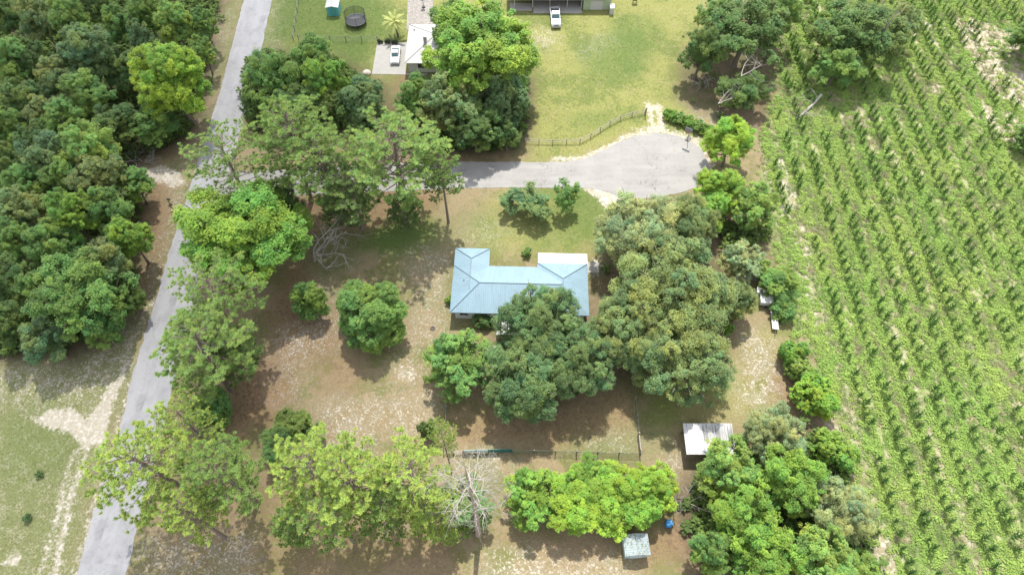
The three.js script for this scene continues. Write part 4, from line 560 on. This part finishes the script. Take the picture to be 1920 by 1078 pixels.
for (const a of [
  ['thinPine', 418, 285, 92, 19, 'pine', 'sparse pine whose crown overhangs the road junction'], ['pine', 535, 248, 90, 20, 'pine', 'dense pine left in the row above the side street'], ['pine', 600, 295, 90, 19, 'pine', 'dense pine second in the row over the side street'], ['pine', 737, 280, 114, 20, 'pine', 'broad flat topped pine over the side street'], ['pine', 655, 345, 74, 14, 'pineDark', 'darker shorter pine in front of the broad flat one'], ['pine', 828, 318, 46, 16, 'pine', 'slender pine at the right end of the street row'], ['youngPine', 640, 380, 48, 8, 'pineDark', 'low dark pine on the house side of the side street'], ['youngPine', 760, 392, 36, 6, 'pineDark', 'low bushy pine by the foot of the flat topped pine'],
  ['thinPine', 385, 545, 96, 17, 'pine', 'thin pine leaning over the road below the bright hardwood'], ['pine', 368, 652, 104, 16, 'pine', 'broad low pine over the road, halfway down the left side'], ['youngPine', 430, 660, 56, 10, 'pineDark', 'darker pine on the yard side of the broad low one'], ['thinPine', 270, 862, 120, 19, 'pineLight', 'large airy pine leaning across the road at lower left'], ['pine', 412, 880, 86, 17, 'pine', 'dense pine right of the large airy one'], ['thinPine', 350, 960, 70, 15, 'pineLight', 'thin airy pine below the dense one at lower left'], ['thinPine', 345, 790, 60, 15, 'pineLight', 'thin pine above the large airy one at the road edge'],
  ['thinPine', 572, 880, 98, 20, 'pineLight', 'leftmost light green pine in the lower row'], ['pine', 660, 895, 96, 20, 'pineLight', 'light green pine in the middle of the lower row'], ['thinPine', 765, 880, 96, 20, 'pineLight', 'light green pine toward the right of the lower row'], ['thinPine', 620, 965, 74, 17, 'pine', 'shaded pine in front of the lower row'], ['thinPine', 830, 815, 34, 17, 'pineLight', 'small yellowish pine top beside the teal screen'], ['pine', 800, 958, 58, 13, 'pineLight', 'yellowish pine left of the dead pine'], ['youngPine', 842, 1000, 22, 6, 'pineLight', 'tiny yellow pine at the foot of the dead pine'], ['youngPine', 545, 985, 40, 9, 'pine', 'rounded young pine below the leftmost row pine'], ['pine', 720, 950, 62, 15, 'pine', 'darker pine low in the lower row, right of centre'],
]) tree(a[0], a[1], a[2], a[3], a[4], a[5], a[6], PG);
for (const a of [
  ['tall', 446, 440, 142, 16, 'bright', 'large glossy bright green hardwood beside the road in the front yard'], ['oak', 530, 385, 44, 9, 'dark', 'dark tree between the bright hardwood and the side street'], ['cedar', 580, 565, 37, 7, 'mid', 'narrow dark green tree right of the bright hardwood'], ['cedar', 696, 588, 76, 9.5, 'mid', 'round dense cedar standing alone in the front yard'], ['cedar', 545, 825, 60, 6, 'dark', 'dark bush mass behind the lower pine row'], ['shrub', 395, 770, 44, 5, 'mid', 'green bush beside the road above the dense lower pine'], ['shrub', 800, 805, 18, 5, 'dark', 'dark narrow bush behind the yellowish pine top'],
  ['live', 1010, 605, 98, 12, 'oakGreen', 'dark oak spreading over the back of the blue roof'], ['live', 985, 705, 102, 11, 'oakGreen', 'wide green oak filling the back yard below the house'], ['oak', 860, 680, 74, 8.5, 'mid', 'fresh green tree at the back left corner of the house'], ['live', 1085, 675, 84, 11, 'oakGreen', 'oak crown linking the back yard oak to the giant live oak'],
  ['live', 1195, 430, 96, 12, 'grey', 'grey green live oak between turning head and house'], ['live', 1262, 535, 130, 14, 'olive', 'giant olive live oak right of the house'], ['live', 1285, 675, 108, 12, 'olive', 'live oak crown at the lower right of the giant one'], ['live', 1180, 615, 92, 12, 'olive', 'live oak crown left below the giant one'], ['oak', 1390, 490, 44, 7, 'grey', 'pale grey green tree on the field side of the giant oak'], ['oak', 1382, 560, 42, 8, 'olive', 'olive tree above the white trailer'], ['live', 1290, 420, 66, 11, 'olive', 'olive crown above the giant live oak'],
  ['tall', 1372, 265, 56, 10, 'lime', 'lime green tree at the right of the turning head'], ['oak', 1352, 355, 56, 9, 'lime', 'bright lime tree below the first one at the turning head'], ['oak', 1412, 385, 50, 8.5, 'light', 'light green tree by the field edge near turning head'], ['oak', 1320, 400, 44, 8, 'bright', 'bright tree touching the lower rim of the turning head'],
  ['cedar', 1462, 535, 40, 4.5, 'mid', 'rounded green bush above the white trailer at the field'], ['shrub', 1486, 660, 28, 4, 'bright', 'bright shrub by the bare yard edge, second above the round lime one'], ['shrub', 1505, 695, 30, 4, 'light', 'light shrub just above the round lime one by the field'], ['shrub', 1470, 585, 24, 2.6, 'mid', 'low bush beside the white trailer on the field side'], ['shrub', 1425, 500, 26, 3, 'light', 'light bush left of the rounded green bush'], ['shrub', 1532, 738, 44, 4.5, 'lime', 'round lime shrub at the edge of the field'], ['shrub', 1565, 845, 42, 5, 'bright', 'bright bush on the field side of the lower right wood'], ['shrub', 1364, 615, 12, 3, 'bright', 'thin young shrub on the bare ground by the live oak'],
  ['oak', 1000, 930, 64, 6.5, 'bright', 'bright green oak right of the dead pine'], ['oak', 1150, 935, 78, 6, 'lime', 'wide vivid green oak above the small grey shed'], ['oak', 1072, 945, 66, 6, 'lime', 'yellow green oak left of the wide vivid one'], ['oak', 870, 950, 56, 7, 'mid', 'green tree behind the trunk of the dead pine'], ['oak', 1222, 915, 58, 6, 'lime', 'vivid green tree at the right end of the vivid oak clump'], ['oak', 1110, 900, 52, 5.5, 'bright', 'green tree at the back of the vivid oak clump'],
  ['oak', 1368, 880, 66, 9, 'light', 'green oak leaning over the corrugated lean-to'], ['live', 1455, 815, 68, 10, 'grey', 'grey green oak at the top of the lower right wood'], ['oak', 1480, 900, 72, 11, 'bright', 'yellow green oak in the middle of the lower right wood'], ['live', 1575, 955, 74, 9, 'grey', 'pale grey oak on the field side of the lower right wood'], ['oak', 1395, 960, 72, 10, 'bright', 'bright oak at the left of the lower right wood'], ['oak', 1440, 1040, 76, 10, 'bright', 'bright oak at the bottom edge of the lower right wood'], ['oak', 1540, 1055, 74, 10, 'light', 'light oak at the bottom edge near the field'], ['oak', 1335, 1035, 44, 8, 'mid', 'shaded oak at the bottom left of the lower right wood'], ['oak', 1620, 1070, 44, 6, 'light', 'low tree at the bottom edge beside the seedlings'],
  ['small', 1062, 362, 28, 6.5, 'mid', 'small tree with bare stem on the lawn by the street'], ['small', 1003, 378, 40, 5, 'blue', 'bluish small tree cluster on the lawn, middle'], ['small', 962, 374, 28, 4.5, 'blue', 'leftmost small tree on the lawn by the street'], ['shrub', 988, 473, 10, 1.5, 'mid', 'little round shrub north of the blue roof'], ['shrub', 905, 597, 20, 2, 'dark', 'dark shrub against the back wall of the house'], ['shrub', 842, 562, 9, 1.4, 'bright', 'small bright shrub at the left wall of the house'],
  ['loose', 1400, 50, 96, 15, 'dark', 'large dark tree at the top where lawn meets field'], ['loose', 1318, 90, 52, 12, 'dark', 'dark overhanging tree above the white table'], ['loose', 1395, 165, 58, 8, 'dark', 'low dark tree with dead limbs below the large top tree'], ['loose', 1612, 55, 96, 14, 'dark', 'large olive tree at the top inside the field'], ['loose', 1570, 120, 58, 9, 'mid', 'green tree in front of the olive one in the field'], ['loose', 1455, 15, 54, 13, 'mid', 'green tree at the top edge between the two field trees'], ['loose', 1345, 25, 44, 12, 'mid', 'tree at the top edge over the lawn side of the large dark tree'], ['loose', 1690, 40, 46, 10, 'olive', 'olive tree on the right of the field group'], ['oak', 1940, 70, 46, 8, 'mid', 'green tree cut by the right edge near the top'], ['oak', 1935, 255, 36, 5, 'mid', 'low green tree at the right edge by the bare patch'],
]) tree(a[0], a[1], a[2], a[3], a[4], a[5], a[6], 'trees and shrubs about the yards');
// ---- the hedge by the turning head: clipped shrubs grown together
{ const r = R0(8); [[1258, 216], [1275, 222], [1292, 229], [1309, 236], [1326, 244]].forEach((p, i) => tree('shrub', p[0], p[1], 14, 1.9, i % 2 ? 'mid' : 'bright', ['hedge shrub nearest the white gravel drive', 'second hedge shrub from the white gravel drive', 'middle shrub of the hedge by the turning head', 'hedge shrub just behind the basketball hoop', 'hedge shrub nearest the lime tree'][i], 'hedge by the turning head', { name: 'hedge_shrub' })); }
// two young blue-grey plants on the grass at lower left
tree('shrub', 72, 889, 7, 1, 'blue', 'small blue green plant on the grass, upper of two', 'small plants on the left grass', { name: 'young_plant', cat: 'plant' }); tree('shrub', 48, 971, 8, 1.1, 'blue', 'small blue green plant on the grass, lower of two', 'small plants on the left grass', { name: 'young_plant', cat: 'plant' });
console.log('trees', scene.children.length);
// ---- dead wood
{
  const p = spot(897, 1002), t = thing('dead_pine', 'leafless grey dead pine with radiating branches at the bottom', 'tree', V(p.x, 0, p.z));
  const h = 26, tm = new MB(); tm.tube([V(0, -0.1, 0), V(0.1, 7, 0.1), V(0.1, 14, 0), V(-0.1, 20, 0), V(-0.2, h, 0)], [0.42, 0.3, 0.24, 0.15, 0.03], 8); part(t, 'trunk', tm.geo(true), new THREE.MeshStandardMaterial({ color: new THREE.Color(0.24, 0.19, 0.165), roughness: 1, vertexColors: true }));
  for (let k = 0; k < 26; k++) part(t, 'branch', deadWood(900 + k, { levels: 3, kids: [5, 4, 2], wild: 0.5, lift: 0.05, start(grow, r) { const y = 10.5 + 14.5 * (k + r()) / 26, a = k * 2.4 + r() * 0.6; grow(V(0, y, 0), V(Math.cos(a), 0.25 + 0.3 * r(), Math.sin(a)).normalize(), 3.7 * (0.65 + 0.5 * r()) * (y > 22 ? 0.6 : 1), 0.062, 0); } }), deadM);
}
{
  const p = spot(590, 490), t = thing('dead_tree', 'bare silvery dead branches beside the bright hardwood', 'tree', V(p.x, 0, p.z));
  const tm = new MB(); tm.tube([V(0, -0.1, 0), V(0.2, 1.6, -0.1), V(0.5, 3.2, -0.3)], [0.2, 0.16, 0.1], 6); part(t, 'trunk', tm.geo(true), deadM);
  [[0.3, 2.0, 0, 1, 0.35, -0.55, 5.6], [0.3, 1.6, 0, 1, 0.15, -0.05, 5.6], [0.2, 1.2, 0, 0.8, 0.1, 0.75, 4.0], [0.5, 3, -0.3, 0.5, 0.6, -0.7, 4.4], [0.4, 2.6, -0.2, 0.9, 0.5, 0.2, 4.2]].forEach((q, k) => part(t, 'branch', deadWood(700 + k, { levels: 3, kids: [5, 4, 2], wild: 0.45, start(grow) { grow(V(q[0], q[1], q[2]), V(q[3], q[4], q[5]).normalize(), q[6] * 1.1, 0.13, 0); } }), deadM));
}
{
  const p = spot(1510, 208), t = thing('fallen_tree', 'pale fallen dead tree lying at the head of the field', 'fallen tree', V(p.x, 0, p.z), 0.1);
  const tm = new MB(); tm.tube([V(-2.6, 0.3, 2.2), V(-0.6, 0.55, 0.9), V(1.6, 0.9, -0.8), V(3.4, 1.5, -2.4)], [0.1, 0.16, 0.22, 0.26], 7); part(t, 'trunk', tm.geo(true), deadM);
  for (let k = 0; k < 6; k++) part(t, 'branch', deadWood(600 + k, { levels: 2, kids: [3, 2], wild: 0.4, floor: 0.12, start(grow, r) { const f = k / 5, a = -0.8 + k * 1.1; grow(V(-2.6 + 5.2 * f, 0.4 + 0.8 * f, 2.2 - 4 * f), V(Math.cos(a), 0.15, Math.sin(a)).normalize(), 2.4 + r(), 0.075, 0); } }), deadM);
}
{
  const p = spot(1612, 112), t = thing('leaning_dead_tree', 'long bare grey trunk leaning through the field trees', 'tree', V(p.x, 0, p.z));
  const tm = new MB(), e = spot(1680, 26, 13).sub(V(p.x, 0, p.z)); tm.tube([V(0, -0.1, 0), e.clone().multiplyScalar(0.35), e.clone().multiplyScalar(0.7).add(V(0.3, 0, 0)), e], [0.34, 0.28, 0.2, 0.06], 7); part(t, 'trunk', tm.geo(true), deadM);
  for (let k = 0; k < 4; k++) part(t, 'branch', deadWood(560 + k, { levels: 2, kids: [3, 2], wild: 0.4, start(grow, r) { grow(e.clone().multiplyScalar(0.55 + 0.12 * k), V(r() - 0.5, 0.5, r() - 0.5).normalize(), 2, 0.07, 0); } }), deadM);
  const limbs = (px, py, h, seed, label) => { const q = spot(px, py, h), d = thing('dead_limb', label, 'branch', V(q.x, h, q.z)); part(d, 'branch', deadWood(seed, { levels: 3, kids: [4, 3, 2], wild: 0.45, start(grow) { grow(V(-1.4, -0.6, 1), V(0.8, 0.25, -0.45).normalize(), 4.2, 0.09, 0); grow(V(-1.4, -0.6, 1), V(0.5, 0.4, -0.8).normalize(), 3.4, 0.08, 0); } }), deadM); };
  limbs(1405, 130, 8, 41, 'grey dead limb sticking out of the dark lawn edge tree'); limbs(1362, 182, 5, 42, 'pale dead limb low on the dark lawn edge tree');
}
for (const [px, py, n, s, label] of [[265, 303, 14, 300, 'pile of cut brush beside the sandy track'], [1318, 158, 12, 320, 'grey brush heap in the shade of the lawn edge tree'], [1272, 935, 9, 340, 'bare grey twiggy bush between vivid oak and right wood'], [845, 965, 6, 350, 'bare grey twigs left of the dead pine trunk'], [745, 985, 6, 370, 'bare grey twigs under the lower pine row']]) {
  const p = spot(px, py), t = thing('brush_pile', label, 'brush', V(p.x, 0, p.z));
  for (let k = 0; k < n; k++) part(t, 'branch', deadWood(s + k, { levels: 2, kids: [4, 3], wild: 0.5, floor: 0.08, start(grow, r) { const a = r() * 6.28; grow(V((r() - 0.5) * 2, 0.2 + 0.3 * r(), (r() - 0.5) * 1.6), V(Math.cos(a), s > 330 ? 1.4 : 0.35, Math.sin(a)).normalize(), s > 330 ? 2.8 : 2.1, 0.05, 0); } }), deadM);
}
{ // the palm by the drive
  const p = spot(746, 68), t = thing('palm_tree', 'feather leaved palm on a gravel bed beside the drive', 'tree', V(p.x, 0, p.z)), tm = new MB(), r = R0(15), pm = leafM(0.34, 0.37, 0.13, 0.25);
  tm.tube([V(0, -0.1, 0), V(-0.05, 1.2, 0), V(-0.2, 2.4, 0), V(-0.3, 3.2, 0)], [0.24, 0.18, 0.17, 0.2], 9); part(t, 'trunk', tm.geo(true), barkM);
  for (let k = 0; k < 26; k++) { const mb = new MB(), a = k * 2.4, el = 1.15 - 1.25 * (k / 26), L = 2.3 + 0.4 * r(); let d = V(Math.cos(a) * Math.cos(el), Math.sin(el), Math.sin(a) * Math.cos(el)), q = V(-0.3, 3.25, 0); const side = V(-Math.sin(a), 0, Math.cos(a)), t1 = 0.85 + 0.3 * r();
    const P = [q.clone()]; for (let s = 0; s < 12; s++) { d = d.clone().add(V(0, -0.085, 0)).normalize(); q = q.clone().addScaledVector(d, L / 12); P.push(q); for (const sg of [-1, 1]) { const l = side.clone().multiplyScalar(sg).addScaledVector(d, 0.7).add(V(0, -0.2, 0)).normalize(), ll = 0.5 * Math.sin(0.35 + 2.5 * (s + 1) / 13); mb.blade(q.x, q.y, q.z, l.x, l.y, l.z, ll, 0.05, r, [t1, t1, t1]); mb.blade(q.x + d.x * 0.09, q.y + d.y * 0.09, q.z + d.z * 0.09, l.x, l.y, l.z, ll, 0.05, r, [t1, t1, t1]); } } mb.tube(P, P.map((_, i) => 0.03 * (1 - i / 14)), 3, [t1, t1, t1 * 0.8]); part(t, 'frond', mb.geo(), pm); }
}
// ---- young pines planted in rows
function seedling(seed) {
  const r = R0(seed), mb = new MB(), h = 2.6; mb.tube([V(0, -0.05, 0), V(0.02, h * 0.6, 0), V(0, h, 0)], [0.035, 0.022, 0.008], 4, [0.9, 0.7, 0.9]);
  const brush = (p, d, L, n) => { for (let k = 0; k < n; k++) { const f = k / n, e = dirOn(r), t = 0.75 + 0.5 * r(); const x = d.x * 1.1 + e.x * 0.75, y = d.y * 1.1 + e.y * 0.6 + 0.35, z = d.z * 1.1 + e.z * 0.75, q = 1 / Math.hypot(x, y, z); mb.blade(p.x + d.x * L * f, p.y + d.y * L * f, p.z + d.z * L * f, x * q, y * q, z * q, 0.3 + 0.1 * r(), 0.05, r, [t, t, t]); } };
  brush(V(0, h * 0.4, 0), V(0, 1, 0), h * 0.62, 30);
  for (let w = 0; w < 3; w++) { const y = h * (0.16 + 0.2 * w), nb = 4 + (r() * 2 | 0); for (let b = 0; b < nb; b++) { const a = b / nb * 6.28 + r(), el = 0.75 + 0.3 * r(), d = V(Math.cos(a) * Math.cos(el), Math.sin(el), Math.sin(a) * Math.cos(el)); brush(V(0, y, 0), d, 0.72 - 0.12 * w, 16); } }
  return mb.geo();
}
{
  const kinds = [1, 2, 3, 4, 5].map((s) => seedling(s * 13)), mat = leafM(0.1, 0.195, 0.042, 0.3), r = R0(99), all = [];
  for (let i = -1; i < 22; i++) for (let z = -14; z > -140; z -= 1.25 + 0.6 * r()) {
    const x = 48.4 + 3.4 * i - (z + 60) * 0.012 + (r() - 0.5) * 0.35; if (look(Z.field, x, z) < 0.6 || r() < 0.08 + 0.3 * sst(0.5, 0.75, fbm(x * 0.1, z * 0.1, 2)) + 0.55 * look(Z.bare, x, z)) continue; if (i < 0 && z > -70) continue;
    if (Math.abs(x) > 70 - 0.41 * z) continue;
    all.push([x, z + (r() - 0.5) * 0.4, 0.6 + 0.6 * r(), r() * 6.28, r() * 5 | 0]);
  }
  const eye = (q) => Math.hypot(q[0], q[1], CAM_H), inView = (q) => { const d = SP * CAM_H - CP * q[1]; return Math.abs(q[0]) * FOCAL / d < 955 && q[1] < -16; };
  all.sort((a, b) => (inView(b) - inView(a)) || eye(a) - eye(b));
  all.slice(0, 300).forEach((q) => { const m = new THREE.Mesh(kinds[q[4]], mat); m.name = numbered('pine_seedling'); m.position.set(q[0], 0, q[1]); m.rotation.y = q[3]; m.scale.setScalar(q[2]); m.castShadow = m.receiveShadow = true; scene.add(m); tag(m, 'young pine seedling standing in a planted row of the weedy field', 'seedling', 'pine seedlings planted in rows'); });
  const rest = all.slice(300), im = new THREE.InstancedMesh(kinds[0], mat, rest.length), o = new THREE.Object3D(); rest.forEach((q, i) => { o.position.set(q[0], 0, q[1]); o.rotation.set(0, q[3], 0); o.scale.setScalar(q[2]); o.updateMatrix(); im.setMatrixAt(i, o.matrix); });
  im.name = 'distant_seedlings'; im.castShadow = im.receiveShadow = true; scene.add(im); tag(im, 'farther pine seedlings in the upper rows of the field', 'seedlings', null, 'stuff'); console.log('seedlings', all.length);
}
// ---- low growth nobody could count
function scatter(name, label, geo, mat, n, seed, dens, size, tint) {
  const r = R0(seed), o = new THREE.Object3D(), mats = [], cols = [], c = new THREE.Color();
  for (let k = 0; k < n; k++) {
    const x = GX0 + 4 + (GX1 - GX0 - 8) * r(), z = GZ0 + 10 + (GZ1 - GZ0 - 24) * r(), a = r(), b = r(), e = r(), f = r();
    if (Math.abs(x) > 66 - 0.41 * z || a > dens(x, z)) continue;
    o.position.set(x, 0, z); o.rotation.set(0, b * 6.28, 0); const s = size * (0.55 + 0.9 * e); o.scale.set(s, s * (0.7 + 0.6 * f), s); o.updateMatrix(); mats.push(o.matrix.clone()); const t = tint(f, x, z); cols.push(t);
  }
  const im = new THREE.InstancedMesh(geo, mat, mats.length); mats.forEach((m, i) => { im.setMatrixAt(i, m); im.setColorAt(i, c.setRGB(...cols[i])); });
  im.name = name; im.castShadow = im.receiveShadow = true; scene.add(im); console.log(name, mats.length); return tag(im, label, 'plants', null, 'stuff');
}
function weedTuft(seed, n, L, W, h) { const r = R0(seed), mb = new MB(), nn = V(0, 1, 0); for (let k = 0; k < n; k++) { const a = r() * 6.28, q = Math.sqrt(r()) * 0.38, t = 0.8 + 0.4 * r(); nn.set((r() - 0.5) * 1.3, 0.8, (r() - 0.5) * 1.3).normalize(); let tx = Math.cos(a), ty = 0.2, tz = Math.sin(a); const d = tx * nn.x + ty * nn.y + tz * nn.z; tx -= d * nn.x; ty -= d * nn.y; tz -= d * nn.z; const l = 1 / Math.hypot(tx, ty, tz); mb.leaf(Math.cos(a) * q, 0.05 + h * (1 - q * 1.6) * (0.4 + 0.8 * r()), Math.sin(a) * q, nn, tx * l, ty * l, tz * l, L, W, [t, t, t]); } return mb.geo(); }
function grassTuft(seed, n, L) { const r = R0(seed), mb = new MB(); for (let k = 0; k < n; k++) { const a = r() * 6.28, q = 0.16 * Math.sqrt(r()), e = 0.5 + 0.8 * r(), t = 0.8 + 0.4 * r(); mb.blade(Math.cos(a) * q, 0, Math.sin(a) * q, Math.cos(a) * Math.cos(e), Math.sin(e), Math.sin(a) * Math.cos(e), L * (0.6 + 0.7 * r()), 0.022, r, [t, t, t]); } return mb.geo(); }
const plantM = leafM(1, 1, 1, 0.25);
const fieldD = (x, z) => { const f = look(Z.field, x + 1.5 * (vn(x, z) - 0.5), z), b = look(Z.bare, x, z); return f * (1 - 0.9 * b); };
const rowD = (x, z) => { const q = (x + (z + 60) * 0.012 - 48.4) / 3.4; return 0.22 + 0.78 * sst(0.12, 0.36, Math.abs(q - Math.floor(q) - 0.5)); };
scatter('field_weeds', 'leafy green weeds covering the planted field', weedTuft(3, 22, 0.13, 0.07, 0.2), plantM, 420000, 51, (x, z) => fieldD(x, z) * sst(0.2, 0.6, fbm(x * 0.5, z * 0.5, 3)) * rowD(x, z), 1.0, (f, x, z) => { const n = fbm(x * 0.16 + 7, z * 0.16, 2), t = 0.85 + 0.35 * f; return [(0.165 + 0.09 * n) * t, (0.28 + 0.05 * n) * t, (0.06 + 0.02 * n) * t]; });
scatter('field_grass', 'tall yellow green grass tufts between the seedlings', grassTuft(5, 26, 0.32), plantM, 300000, 52, (x, z) => fieldD(x, z) * sst(0.3, 0.6, vn(x * 0.7 + 9, z * 0.7)), 1.0, (f, x, z) => { const n = vn(x * 0.3, z * 0.3 + 8), t = 0.85 + 0.3 * f; return [(0.185 + 0.14 * n) * t, (0.3 + 0.05 * n) * t, (0.08 + 0.1 * n) * t]; });
scatter('undergrowth', 'low dark undergrowth beneath the trees', weedTuft(9, 26, 0.16, 0.1, 0.8), plantM, 70000, 53, (x, z) => { const f = look(Z.forest, x, z); return f > 0.75 ? 0.85 : f * f * 0.1; }, 1.7, (f) => [0.06 + 0.03 * f, 0.1 + 0.04 * f, 0.028]);
scatter('lawn_grass', 'short grass tufts over the lawns and verges', grassTuft(7, 14, 0.09), plantM, 330000, 54, (x, z) => { const l = Math.max(look(Z.lawn, x, z), look(Z.sw, x, z), look(Z.green, x, z), 0.35); return Math.max(0, l - look(Z.forest, x, z) - look(Z.sand, x, z) * 1.5 - 0.75 * look(Z.straw, x, z)) * (0.25 + 0.75 * vn(x * 0.9, z * 0.9)) * (onPaving(x, z) ? 0 : 1); }, 0.55, (f, x, z) => { const g = look(Z.green, x, z), n = vn(x * 0.8 + 3, z * 0.8), t = 0.8 + 0.4 * f; return [(0.17 - 0.08 * g + 0.06 * n) * t, (0.17 - 0.03 * g + 0.04 * n) * t, (0.062 - 0.04 * g + 0.03 * n) * t]; });
scatter('dry_grass', 'straw coloured dead grass between the seedling rows', grassTuft(11, 24, 0.34), plantM, 260000, 55, (x, z) => look(Z.field, x, z) * sst(0.45, 0.75, fbm(x * 0.4 + 50, z * 0.4, 3)), 0.9, (f) => [0.32 + 0.13 * f, 0.29 + 0.12 * f, 0.18 + 0.08 * f]);
renderer.render(scene, camera);
